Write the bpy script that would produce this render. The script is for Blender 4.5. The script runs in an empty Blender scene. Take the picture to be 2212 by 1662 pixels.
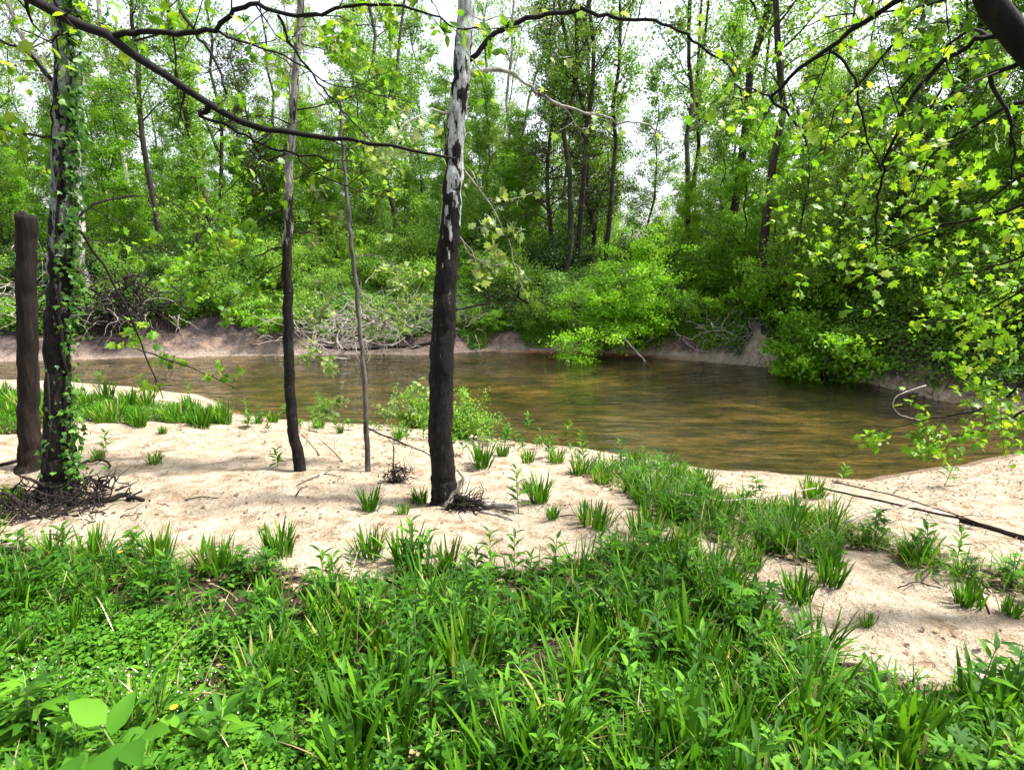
import bpy, math, random
import numpy as np
from mathutils import Vector

random.seed(7)
RG = np.random.default_rng(11)
SC = bpy.context.scene
COL = SC.collection
rad = math.radians

# ------------------------------------------------------------------ camera, sky, sun, exposure
FPX = 1228.0                 # focal length in pixels of a 2212 px wide picture
PITCH = rad(12.4)
CAMZ = 1.6
WZ = -1.3                    # water level
cd = bpy.data.cameras.new('camera')
cd.sensor_width = 36.0
cd.lens = FPX / 2212.0 * 36.0
cd.clip_end = 2000.0
cam = bpy.data.objects.new('camera', cd)
cam.location = (0, 0, CAMZ)
cam.rotation_euler = (rad(90) - PITCH, 0, 0)
COL.objects.link(cam)
SC.camera = cam

SUN_EL, SUN_AZ = rad(60), rad(86)      # azimuth measured from +Y towards +X
world = bpy.data.worlds.new('World')
SC.world = world
world.use_nodes = True
wn = world.node_tree
wn.nodes.clear()
wo = wn.nodes.new('ShaderNodeOutputWorld')
wb = wn.nodes.new('ShaderNodeBackground')
wb.inputs['Strength'].default_value = 0.15
ws = wn.nodes.new('ShaderNodeTexSky')
ws.sky_type = 'NISHITA'
ws.sun_disc = False
ws.sun_elevation = SUN_EL
ws.sun_rotation = SUN_AZ
ws.air_density = 1.0
ws.dust_density = 4.0
wh = wn.nodes.new('ShaderNodeHueSaturation')
wh.inputs['Saturation'].default_value = 0.35      # thin white overcast
wn.links.new(ws.outputs[0], wh.inputs['Color'])
wn.links.new(wh.outputs[0], wb.inputs['Color'])
wn.links.new(wb.outputs[0], wo.inputs['Surface'])

sd = bpy.data.lights.new('sun', 'SUN')
sd.energy = 4.8
sd.angle = rad(5)
sd.color = (1.0, 0.96, 0.88)
sun = bpy.data.objects.new('sun', sd)
sv = Vector((math.sin(SUN_AZ) * math.cos(SUN_EL), math.cos(SUN_AZ) * math.cos(SUN_EL), math.sin(SUN_EL)))
sun.rotation_euler = sv.to_track_quat('Z', 'Y').to_euler()
sun.location = (0, 0, 30)
COL.objects.link(sun)

SC.view_settings.view_transform = 'Standard'
SC.view_settings.look = 'None'
SC.view_settings.exposure = 1.45
SC.view_settings.gamma = 1.0
SC.render.engine = 'CYCLES'
SC.cycles.max_bounces = 8
SC.cycles.diffuse_bounces = 3
SC.cycles.transparent_max_bounces = 8
SC.cycles.use_denoising = True

# ------------------------------------------------------------------ picture <-> place
_cp, _sp = math.cos(PITCH), math.sin(PITCH)
def rays(u, v):
    u = np.asarray(u, float); v = np.asarray(v, float)
    x = (u - 1106.0) / FPX; y = (v - 831.0) / FPX
    return np.stack([x, _cp - y * _sp, -_sp - y * _cp], -1)
def at(u, v, Y):
    d = rays(u, v)
    return np.array([0, 0, CAMZ]) + d * (np.asarray(Y, float) / d[..., 1])[..., None]
def at_z(u, v, z):
    d = rays(u, v)
    return np.array([0, 0, CAMZ]) + d * ((z - CAMZ) / d[..., 2])[..., None]
def pl(pts, Y):
    """polyline of (u, v) or (u, v, Y) points to places"""
    a = []
    for i, p in enumerate(pts):
        yy = p[2] if len(p) > 2 else (Y if np.isscalar(Y) else Y[0] + (Y[1] - Y[0]) * i / max(1, len(pts) - 1))
        a.append(at(p[0], p[1], yy))
    return np.array(a)

# ------------------------------------------------------------------ smooth noise for terrain
_tab = np.random.default_rng(3).random((256, 256))
def vnoise(x, y):
    xi = np.floor(x).astype(int); yi = np.floor(y).astype(int)
    fx = x - xi; fy = y - yi
    fx = fx * fx * (3 - 2 * fx); fy = fy * fy * (3 - 2 * fy)
    a = _tab[xi & 255, yi & 255]; b = _tab[(xi + 1) & 255, yi & 255]
    c = _tab[xi & 255, (yi + 1) & 255]; d = _tab[(xi + 1) & 255, (yi + 1) & 255]
    return (a * (1 - fx) + b * fx) * (1 - fy) + (c * (1 - fx) + d * fx) * fy
def fbm(x, y, o=4):
    s = 0; amp = 0.5
    for i in range(o):
        s = s + amp * (vnoise(x + 17.3 * i, y - 9.1 * i) - 0.5); x = x * 2.03; y = y * 2.03; amp *= 0.5
    return s

NEAR = at_z(*np.array([(-900, 815), (-300, 822), (150, 826), (300, 834), (430, 852), (505, 890), (600, 905), (800, 916), (930, 924), (1060, 938),
                       (1250, 970), (1400, 992), (1520, 1010), (1690, 1026), (1880, 1036), (2030, 1010), (2212, 985), (2600, 975)], float).T, WZ)
FAR = at_z(*np.array([(-900, 785), (0, 782), (330, 772), (590, 766), (900, 766), (1060, 758), (1400, 770), (1600, 786), (1830, 816), (2020, 862),
                      (2212, 893), (2600, 925)], float).T, WZ)
def ynear(x): return np.interp(x, NEAR[:, 0], NEAR[:, 1])
def yfar(x): return np.interp(x, FAR[:, 0], FAR[:, 1])
def height(x, y):
    x = np.asarray(x, float); y = np.asarray(y, float)
    yn = ynear(x) + 0.5 * fbm(x * 0.8, x * 0 + 4.2, 3); yf = yfar(x) + 0.6 * fbm(x * 0.7, x * 0 + 8.8, 3)
    d = yn - y
    dl = np.maximum(d, 0)
    near = WZ + 1.42 * (1 - np.exp(-dl / 5.2)) + 0.10 * fbm(x * 0.9, y * 0.9, 4) * np.clip(dl, 0, 1) + 0.07 * fbm(x * 4, y * 4, 4) * np.clip(dl * 2, 0, 1) - 0.055 * np.clip((vnoise(x * 4.2, y * 5.0) - .66) * 5, 0, 1) * np.clip(dl * 2 - .4, 0, 1)
    # behind and beside the camera the bank goes on rising gently
    near = near + 0.02 * np.maximum(-y, 0)
    e = y - yf
    el = np.maximum(e, 0)
    n = fbm(x * 0.5, y * 0.5, 4); n2 = fbm(x * 2.2, y * 2.2, 3)
    s1 = 0.7 + 0.4 * vnoise(x * 0.45 + 3, x * 0 + 1.5)
    far = WZ + 0.10 * np.clip(el / 0.5, 0, 1) + 0.95 * np.clip((el - 0.35) / s1, 0, 1) ** 0.8 + 1.25 * np.clip((el - 0.9) / 3.6, 0, 1) \
        + (0.45 * n + 0.30 * n2) * np.clip(el / 0.9, 0, 1) + 0.12 * fbm(x * 6, y * 6, 3) * np.clip(el / .4, 0, 1) + 0.02 * np.maximum(el - 6, 0)
    w = yf - yn
    t = np.clip((y - yn) / np.maximum(w, 0.5), 0, 1)
    bed = WZ - (0.42 * np.sin(np.pi * t) ** 0.8 + 0.10 * n2 * np.sin(np.pi * t))
    return np.where(d > 0, near, np.where(e > 0, far, bed))
def at_ground(u, v):
    """where the sight line of picture point meets the ground"""
    d = rays(u, v); d = d / d[..., 1:2]
    lo = np.full(d.shape[:-1], 0.3); hit = np.full(d.shape[:-1], 60.0); done = np.zeros(d.shape[:-1], bool)
    for Y in np.arange(0.4, 40, 0.04):
        p = d * Y
        below = (p[..., 2] + CAMZ) < height(p[..., 0], p[..., 1])
        hit = np.where(below & ~done, Y, hit); done |= below
        if done.all(): break
    p = d * hit[..., None] + np.array([0, 0, CAMZ])
    p[..., 2] = height(p[..., 0], p[..., 1])
    return p
def on_ground(p):
    p = np.array(p, float); p[..., 2] = height(p[..., 0], p[..., 1]); return p
def inpoly(x, y, poly):
    x = np.asarray(x); y = np.asarray(y); c = np.zeros(x.shape, bool); n = len(poly)
    for i in range(n):
        x1, y1 = poly[i][:2]; x2, y2 = poly[(i + 1) % n][:2]
        if y1 == y2: continue
        c ^= ((y1 > y) != (y2 > y)) & (x < (x2 - x1) * (y - y1) / (y2 - y1) + x1)
    return c
def gpoly(pts):
    return at_ground(*np.array(pts, float).T)[:, :2]

# ------------------------------------------------------------------ mesh helpers
class MB:
    def __init__(s): s.v = []; s.t = []; s.n = 0; s.tint = []
    def add(s, v, f, tint=0.5):
        v = np.asarray(v, float).reshape(-1, 3); f = np.asarray(f, int)
        if f.shape[1] == 4: f = np.concatenate([f[:, [0, 1, 2]], f[:, [0, 2, 3]]])
        s.v.append(v); s.t.append(f + s.n); s.n += len(v)
        s.tint.append(np.broadcast_to(np.asarray(tint, float), (len(v),)))
    def tube(s, P, R, k=6, wob=0.0, tint=0.5, cap=True, groove=0.0):
        P = np.asarray(P, float); n = len(P); R = np.broadcast_to(np.asarray(R, float), (n,))
        T = np.gradient(P, axis=0); T /= np.linalg.norm(T, axis=1)[:, None] + 1e-9
        a = np.array([1.0, 0, 0]) if abs(T[0, 0]) < 0.8 else np.array([0, 1.0, 0])
        U = np.zeros_like(P); 
        u = np.cross(T[0], a); u /= np.linalg.norm(u)
        for i in range(n):
            u = u - T[i] * np.dot(u, T[i]); u /= np.linalg.norm(u) + 1e-9; U[i] = u
        V = np.cross(T, U)
        th = np.arange(k) * 2 * np.pi / k
        rr = R[:, None] * np.ones(k)[None]
        if wob: rr = rr * (1 + wob * (RG.random((n, k)) - 0.5) * 2)
        if groove: rr = rr * (1 + groove * (RG.random(k) - .5) * 2)[None]
        v = P[:, None] + rr[..., None] * (np.cos(th)[None, :, None] * U[:, None] + np.sin(th)[None, :, None] * V[:, None])
        i = np.arange(n - 1)[:, None] * k; j = np.arange(k)[None]; j2 = (j + 1) % k
        q = np.stack([i + j, i + j2, i + k + j2, i + k + j], -1).reshape(-1, 4)
        vv = v.reshape(-1, 3)
        f = np.concatenate([q[:, [0, 1, 2]], q[:, [0, 2, 3]]])
        if cap:
            c0, c1 = len(vv), len(vv) + 1
            vv = np.concatenate([vv, P[:1], P[-1:]])
            jj = np.arange(k); j2 = (jj + 1) % k
            f = np.concatenate([f, np.stack([jj * 0 + c0, j2, jj], 1), np.stack([jj * 0 + c1, (n - 1) * k + jj, (n - 1) * k + j2], 1)])
        s.add(vv, f, tint)
    def leaves(s, tpl, P, D, N, size, tint=None, wid=1.0):
        tv, tf = tpl
        P = np.asarray(P, float); n = len(P)
        if n == 0: return
        D = D / (np.linalg.norm(D, axis=1)[:, None] + 1e-9)
        S = np.cross(D, N); S /= np.linalg.norm(S, axis=1)[:, None] + 1e-9
        Z = np.cross(S, D)
        size = np.broadcast_to(np.asarray(size, float), (n,)); wid = np.broadcast_to(np.asarray(wid, float), (n,))
        v = P[:, None] + size[:, None, None] * (tv[None, :, 0:1] * wid[:, None, None] * S[:, None] + tv[None, :, 1:2] * D[:, None] + tv[None, :, 2:3] * Z[:, None])
        f = (np.arange(n)[:, None, None] * len(tv) + tf[None]).reshape(-1, 3)
        if tint is None: tint = RG.random(n)
        s.add(v.reshape(-1, 3), f, np.repeat(tint, len(tv)))
    def blades(s, P, az, L, lean, curl, width, seg=5, tint=None):
        n = len(P); tt = np.linspace(0, 1, seg + 1)
        hd = np.stack([np.cos(az), np.sin(az), 0 * az], 1); sd_ = np.stack([-np.sin(az), np.cos(az), 0 * az], 1)
        pos = np.array(P, float); vs = []
        for i, t in enumerate(tt):
            w = width * (0.55 + 1.1 * t) * (1 - t ** 2.2) / 0.95 if i < seg else 0 * width
            if i < seg:
                vs += [pos - sd_ * w[:, None] * .5, pos + sd_ * w[:, None] * .5]
            else: vs += [pos]
            ang = lean + curl * t
            pos = pos + (L / seg)[:, None] * (np.sin(ang)[:, None] * hd + np.cos(ang)[:, None] * np.array([0, 0, 1.0]))
        v = np.stack(vs, 1); k = 2 * seg + 1
        f = []
        for i in range(seg - 1): f += [(2 * i, 2 * i + 1, 2 * i + 3), (2 * i, 2 * i + 3, 2 * i + 2)]
        f += [(2 * seg - 2, 2 * seg - 1, 2 * seg)]
        f = np.array(f)
        F = (np.arange(n)[:, None, None] * k + f[None]).reshape(-1, 3)
        if tint is None: tint = RG.random(n)
        s.add(v.reshape(-1, 3), F, np.repeat(tint, k))
    def mesh(s, name, origin=None, smooth=False):
        v = np.concatenate(s.v); t = np.concatenate(s.t)
        if origin is not None: v = v - np.asarray(origin)
        m = bpy.data.meshes.new(name)
        m.vertices.add(len(v)); m.vertices.foreach_set('co', v.astype(np.float32).ravel())
        m.loops.add(len(t) * 3); m.loops.foreach_set('vertex_index', t.astype(np.int32).ravel())
        m.polygons.add(len(t)); m.polygons.foreach_set('loop_start', (np.arange(len(t)) * 3).astype(np.int32))
        if smooth: m.polygons.foreach_set('use_smooth', np.ones(len(t), bool))
        a = m.attributes.new('tint', 'FLOAT', 'POINT'); a.data.foreach_set('value', np.concatenate(s.tint).astype(np.float32))
        m.update(calc_edges=True)
        return m

def tag(o, label=None, cat=None, group=None, kind=None):
    if label: o['label'] = label
    if cat: o['category'] = cat
    if group: o['group'] = group
    if kind: o['kind'] = kind
    return o
def thing(name, loc, label, cat, group=None):
    o = bpy.data.objects.new(name, None); o.empty_display_size = 0.1
    o.location = tuple(float(c) for c in loc); COL.objects.link(o)
    o['_loc'] = [float(c) for c in loc]
    del o['_loc']
    return tag(o, label, cat, group)
def part(name, mb, mat, parent=None, origin=None, smooth=False, kind=None):
    if origin is None and parent is not None:
        origin = np.array(parent.location)
        if parent.parent: origin = origin + np.array(parent.parent.location)
    m = mb.mesh(name, origin, smooth) if isinstance(mb, MB) else mb
    if mat and not m.materials: m.materials.append(mat)
    o = bpy.data.objects.new(name, m); COL.objects.link(o)
    if parent: o.parent = parent
    if kind: o['kind'] = kind
    return o
def single(name, mb, mat, label, cat, group=None, smooth=False, origin=None):
    """a thing that is one mesh, its origin at its base"""
    v = np.concatenate(mb.v)
    if origin is None: origin = np.array([*(v[:, :2].mean(0)), v[:, 2].min()])
    o = part(name, mb, mat, None, origin, smooth); o.location = tuple(origin)
    return tag(o, label, cat, group)
def copy_tree(o, parent=None):
    c = o.copy(); COL.objects.link(c); c.parent = parent
    for ch in o.children: copy_tree(ch, c)
    return c

# leaf templates: x across, y along, z up
def T(v, f): return np.array(v, float), np.array(f, int)
RHOMB = T([(0, 0, 0), (-.36, .45, .07), (.36, .45, .07), (0, 1, -.05)], [(0, 3, 1), (0, 2, 3)])
LANCE = T([(0, 0, 0), (-.13, .3, .05), (0, .33, 0), (.13, .3, .05), (-.11, .62, .03), (0, .65, -.03), (.11, .62, .03), (0, 1, -.16)],
          [(0, 2, 1), (0, 3, 2), (1, 2, 5), (1, 5, 4), (2, 3, 6), (2, 6, 5), (4, 5, 7), (5, 6, 7)])
OVAL = T([(0, 0, 0), (-.24, .22, .05), (0, .25, 0), (.24, .22, .05), (-.28, .5, .05), (0, .52, -.01), (.28, .5, .05), (-.15, .8, 0), (.15, .8, 0), (0, 1, -.08)],
         [(0, 2, 1), (0, 3, 2), (1, 2, 5), (1, 5, 4), (2, 3, 6), (2, 6, 5), (4, 5, 7), (5, 6, 8), (5, 9, 7), (5, 8, 9)])
def star(pts, drop=-.06):
    v = [(0, .32, .02)] + [(x, y, drop * (x * x + (y - .3) ** 2) * 4) for x, y in pts]
    n = len(pts); return T(v, [(0, 1 + (i + 1) % n, 1 + i) for i in range(n)])
SYC = star([(0, 0), (-.28, -.06), (-.32, .14), (-.62, .30), (-.36, .46), (-.42, .72), (-.16, .66), (0, 1.0), (.16, .66), (.42, .72), (.36, .46), (.62, .30), (.32, .14), (.28, -.06)])
SYC2 = (SYC[0] * np.array([.8, 1, 1]) + np.stack([0 * SYC[0][:, 0], 0 * SYC[0][:, 0], .45 * np.abs(SYC[0][:, 0]) - .28 * SYC[0][:, 1] ** 2], 1), SYC[1])
IVY = star([(0, 0), (-.3, .05), (-.42, .35), (-.2, .5), (0, 1), (.2, .5), (.42, .35), (.3, .05)])
RAG = star([(0, 0), (-.12, .15), (-.55, .30), (-.60, .42), (-.2, .38), (-.42, .75), (-.38, .85), (-.12, .58), (-.06, 1.0), (.06, 1.0), (.12, .58), (.38, .85), (.42, .75), (.2, .38), (.60, .42), (.55, .30), (.12, .15)], -.1)

def rdir(n, up=0.0):
    d = RG.normal(size=(n, 3)); d[:, 2] += up
    return d / np.linalg.norm(d, axis=1)[:, None]

# ------------------------------------------------------------------ materials
def newmat(name):
    m = bpy.data.materials.new(name); m.use_nodes = True
    nt = m.node_tree; nt.nodes.clear()
    out = nt.nodes.new('ShaderNodeOutputMaterial')
    return m, nt, out
def N(nt, typ, **kw):
    n = nt.nodes.new(typ)
    for k, v in kw.items():
        if k in n.inputs: n.inputs[k].default_value = v
        else: setattr(n, k, v)
    return n
def ramp(nt, fac, stops):
    r = nt.nodes.new('ShaderNodeValToRGB'); e = r.color_ramp.elements
    e[0].position, e[0].color = stops[0][0], (*stops[0][1], 1)
    e[1].position, e[1].color = stops[-1][0], (*stops[-1][1], 1)
    for p, c in stops[1:-1]:
        x = e.new(p); x.color = (*c, 1)
    nt.links.new(fac, r.inputs['Fac']); return r.outputs['Color']
def mixc(nt, fac, a, b, mode='MIX'):
    m = nt.nodes.new('ShaderNodeMix'); m.data_type = 'RGBA'; m.blend_type = mode
    for k, x in ((0, fac), (6, a), (7, b)):
        if hasattr(x, 'links') or hasattr(x, 'is_linked'): nt.links.new(x, m.inputs[k])
        else: m.inputs[k].default_value = x if k == 0 else (*x, 1)
    return m.outputs[2]
def leaf_mat(name, stops, trans=0.45, rough=0.45, glow=(1.25, 1.2, 0.6), spec=0.35):
    m, nt, out = newmat(name)
    at_ = N(nt, 'ShaderNodeAttribute', attribute_name='tint')
    oi = N(nt, 'ShaderNodeObjectInfo')
    ad = N(nt, 'ShaderNodeMath', operation='MULTIPLY_ADD'); ad.inputs[1].default_value = 0.35; ad.inputs[2].default_value = -0.175
    nt.links.new(oi.outputs['Random'], ad.inputs[0])
    a2 = N(nt, 'ShaderNodeMath', operation='ADD', use_clamp=True)
    nt.links.new(at_.outputs['Fac'], a2.inputs[0]); nt.links.new(ad.outputs[0], a2.inputs[1])
    c = ramp(nt, a2.outputs[0], stops)
    p = N(nt, 'ShaderNodeBsdfPrincipled', Roughness=rough)
    p.inputs['Specular IOR Level'].default_value = spec
    nt.links.new(c, p.inputs['Base Color'])
    tr = N(nt, 'ShaderNodeBsdfTranslucent')
    nt.links.new(mixc(nt, 1.0, c, glow, 'MULTIPLY'), tr.inputs['Color'])
    mx = N(nt, 'ShaderNodeMixShader'); mx.inputs[0].default_value = trans
    nt.links.new(p.outputs[0], mx.inputs[1]); nt.links.new(tr.outputs[0], mx.inputs[2])
    nt.links.new(mx.outputs[0], out.inputs['Surface'])
    return m
def bark_mat(name, stops, scale=(9, 9, 2.0), bump=0.5, det=8.0, rough=0.9, moss=None):
    m, nt, out = newmat(name)
    tc = N(nt, 'ShaderNodeTexCoord'); mp = N(nt, 'ShaderNodeMapping'); mp.inputs['Scale'].default_value = scale
    nt.links.new(tc.outputs['Object'], mp.inputs['Vector'])
    no = N(nt, 'ShaderNodeTexNoise', Scale=1.0, Detail=det, Roughness=0.65); nt.links.new(mp.outputs[0], no.inputs['Vector'])
    c = ramp(nt, no.outputs['Fac'], stops)
    if moss:
        n2 = N(nt, 'ShaderNodeTexNoise', Scale=3.0, Detail=5.0); nt.links.new(tc.outputs['Object'], n2.inputs['Vector'])
        c = mixc(nt, ramp(nt, n2.outputs['Fac'], [(0.52, (0, 0, 0)), (0.66, (1, 1, 1))]), c, moss)
    p = N(nt, 'ShaderNodeBsdfPrincipled', Roughness=rough); p.inputs['Specular IOR Level'].default_value = 0.2
    nt.links.new(c, p.inputs['Base Color'])
    b = N(nt, 'ShaderNodeBump', Strength=bump, Distance=0.02)
    n3 = N(nt, 'ShaderNodeTexNoise', Scale=2.2, Detail=6.0, Roughness=0.7); nt.links.new(mp.outputs[0], n3.inputs['Vector'])
    nt.links.new(n3.outputs['Fac'], b.inputs['Height']); nt.links.new(b.outputs[0], p.inputs['Normal'])
    nt.links.new(p.outputs[0], out.inputs['Surface'])
    return m
def sycamore_bark(name, z0, z1, z2, pale=(0.60, 0.62, 0.58), dark=(0.0035, 0.003, 0.0025), mid=(0.013, 0.0095, 0.008), grey=(0.26, 0.28, 0.25), top=None):
    """dark plates below z0, patchy peeling between z0 and z1, mostly pale above (object z)"""
    m, nt, out = newmat(name)
    tc = N(nt, 'ShaderNodeTexCoord'); sx = N(nt, 'ShaderNodeSeparateXYZ'); nt.links.new(tc.outputs['Object'], sx.inputs[0])
    mp = N(nt, 'ShaderNodeMapping'); mp.inputs['Scale'].default_value = (13, 13, 3.6); nt.links.new(tc.outputs['Object'], mp.inputs['Vector'])
    no = N(nt, 'ShaderNodeTexNoise', Scale=1.0, Detail=7.0, Roughness=0.6); nt.links.new(mp.outputs[0], no.inputs['Vector'])
    mr = N(nt, 'ShaderNodeMapRange'); mr.inputs[1].default_value = z0; mr.inputs[2].default_value = z1; mr.inputs[3].default_value = -0.20; mr.inputs[4].default_value = 0.0
    nt.links.new(sx.outputs['Z'], mr.inputs[0])
    mr2 = N(nt, 'ShaderNodeMapRange'); mr2.inputs[1].default_value = z1; mr2.inputs[2].default_value = z2; mr2.inputs[3].default_value = 0.0; mr2.inputs[4].default_value = 0.09
    nt.links.new(sx.outputs['Z'], mr2.inputs[0])
    a0 = N(nt, 'ShaderNodeMath', operation='ADD'); nt.links.new(mr.outputs[0], a0.inputs[0]); nt.links.new(mr2.outputs[0], a0.inputs[1])
    ad = N(nt, 'ShaderNodeMath', operation='ADD'); nt.links.new(no.outputs['Fac'], ad.inputs[0]); nt.links.new(a0.outputs[0], ad.inputs[1])
    mask = ramp(nt, ad.outputs[0], [(0.50, (0, 0, 0)), (0.53, (1, 1, 1))])
    n2 = N(nt, 'ShaderNodeTexNoise', Scale=2.5, Detail=6.0, Roughness=0.7); nt.links.new(mp.outputs[0], n2.inputs['Vector'])
    dk = ramp(nt, n2.outputs['Fac'], [(0.38, dark), (0.60, mid), (0.645, (0.035, 0.03, 0.026)), (0.685, (0.20, 0.19, 0.17))])
    pc = ramp(nt, n2.outputs['Fac'], [(0.40, grey), (0.52, pale), (0.7, tuple(min(.66, a * 1.25) for a in pale))])
    c = mixc(nt, mask, dk, pc)
    p = N(nt, 'ShaderNodeBsdfPrincipled', Roughness=0.85); p.inputs['Specular IOR Level'].default_value = 0.2
    nt.links.new(c, p.inputs['Base Color'])
    b = N(nt, 'ShaderNodeBump', Strength=1.0, Distance=0.03)
    h = N(nt, 'ShaderNodeMath', operation='MULTIPLY_ADD'); h.inputs[1].default_value = -0.35
    nt.links.new(mask, h.inputs[0]); nt.links.new(n2.outputs['Fac'], h.inputs[2])
    nt.links.new(h.outputs[0], b.inputs['Height']); nt.links.new(b.outputs[0], p.inputs['Normal'])
    nt.links.new(p.outputs[0], out.inputs['Surface'])
    return m

M = {}
M['leaf_syc'] = leaf_mat('leaf_sycamore', [(0, (0.055, 0.155, 0.010)), (0.5, (0.13, 0.28, 0.014)), (0.85, (0.19, 0.34, 0.02)), (1, (0.27, 0.38, 0.03))], 0.5)
M['leaf_far'] = leaf_mat('leaf_forest', [(0, (0.065, 0.165, 0.018)), (0.5, (0.135, 0.29, 0.03)), (1, (0.27, 0.42, 0.06))], 0.48)
M['leaf_pale'] = leaf_mat('leaf_pale', [(0, (0.10, 0.17, 0.045)), (0.5, (0.17, 0.26, 0.07)), (1, (0.28, 0.36, 0.12))], 0.45)
M['leaf_dark'] = leaf_mat('leaf_dark_green', [(0, (0.02, 0.055, 0.015)), (0.5, (0.04, 0.10, 0.02)), (1, (0.09, 0.17, 0.035))], 0.35)  # darker green leaf tones for the dark shrubs
M['leaf_bright'] = leaf_mat('leaf_bright', [(0, (0.10, 0.26, 0.012)), (0.5, (0.17, 0.38, 0.018)), (1, (0.28, 0.46, 0.03))], 0.5)
M['leaf_lime'] = leaf_mat('leaf_lime', [(0, (0.14, 0.36, 0.014)), (0.5, (0.23, 0.50, 0.022)), (1, (0.34, 0.58, 0.05))], 0.5)
M['leaf_cedar'] = leaf_mat('leaf_cedar', [(0, (0.02, 0.04, 0.015)), (0.6, (0.05, 0.08, 0.025)), (1, (0.10, 0.12, 0.04))], 0.25)
M['grass'] = leaf_mat('grass_blade', [(0, (0.020, 0.072, 0.005)), (0.5, (0.050, 0.155, 0.007)), (0.9, (0.13, 0.30, 0.012)), (1, (0.30, 0.28, 0.10))], 0.42, 0.6, spec=0.15)
M['weed'] = leaf_mat('weed_leaf', [(0, (0.020, 0.075, 0.007)), (0.5, (0.045, 0.145, 0.010)), (1, (0.11, 0.27, 0.016))], 0.40, 0.6, spec=0.15)
M['cover'] = leaf_mat('cover_leaf', [(0, (0.024, 0.088, 0.008)), (0.5, (0.052, 0.165, 0.012)), (1, (0.12, 0.28, 0.02))], 0.4, 0.6, spec=0.15)
M['ivy'] = leaf_mat('ivy_leaf', [(0, (0.018, 0.07, 0.012)), (0.5, (0.045, 0.14, 0.018)), (1, (0.11, 0.25, 0.03))], 0.35, 0.45)
M['stem'] = leaf_mat('green_stem', [(0, (0.05, 0.12, 0.02)), (1, (0.13, 0.16, 0.05))], 0.1)
M['bark_dark'] = bark_mat('bark_dark', [(0.3, (0.003, 0.003, 0.003)), (0.6, (0.012, 0.010, 0.009)), (0.8, (0.045, 0.04, 0.035))])
M['bark_far'] = bark_mat('bark_forest', [(0.3, (0.012, 0.010, 0.009)), (0.6, (0.045, 0.036, 0.030)), (0.8, (0.12, 0.10, 0.085))], (4, 4, 1), moss=(0.06, 0.09, 0.025))
M['bark_pale'] = bark_mat('bark_pale', [(0.36, (0.05, 0.045, 0.04)), (0.52, (0.30, 0.29, 0.26)), (0.7, (0.50, 0.50, 0.46))], (5, 5, 1.6))
M['bark_snag'] = bark_mat('bark_snag', [(0.3, (0.004, 0.003, 0.0025)), (0.55, (0.016, 0.011, 0.0085)), (0.8, (0.065, 0.047, 0.035))], (22, 22, 1.6), 0.8)
M['twig'] = bark_mat('twig', [(0.3, (0.008, 0.007, 0.007)), (0.7, (0.03, 0.025, 0.022))], (10, 10, 10), 0.3)
M['drift'] = bark_mat('driftwood', [(0.3, (0.12, 0.10, 0.085)), (0.5, (0.26, 0.23, 0.20)), (0.75, (0.42, 0.39, 0.35))], (14, 14, 4), 0.4)
M['drift_dark'] = bark_mat('driftwood_dark', [(0.3, (0.005, 0.004, 0.004)), (0.6, (0.02, 0.015, 0.013)), (0.8, (0.08, 0.065, 0.055))], (14, 14, 6), 0.5)
M['litter'] = leaf_mat('litter', [(0, (0.05, 0.03, 0.02)), (0.6, (0.16, 0.10, 0.06)), (1, (0.32, 0.25, 0.15))], 0.1, 0.8, (1, 1, 1))
M['straw'] = leaf_mat('straw', [(0, (0.20, 0.15, 0.07)), (0.6, (0.38, 0.31, 0.17)), (1, (0.52, 0.46, 0.30))], 0.2, 0.7, (1, 1, 1))
M['petal'] = leaf_mat('petal', [(0, (0.75, 0.75, 0.70)), (1, (0.85, 0.85, 0.80))], 0.3, 0.6, (1, 1, 1))
M['petal_y'] = leaf_mat('petal_yellow', [(0, (0.75, 0.45, 0.02)), (1, (0.85, 0.55, 0.03))], 0.3, 0.6, (1, 1, 1))

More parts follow.
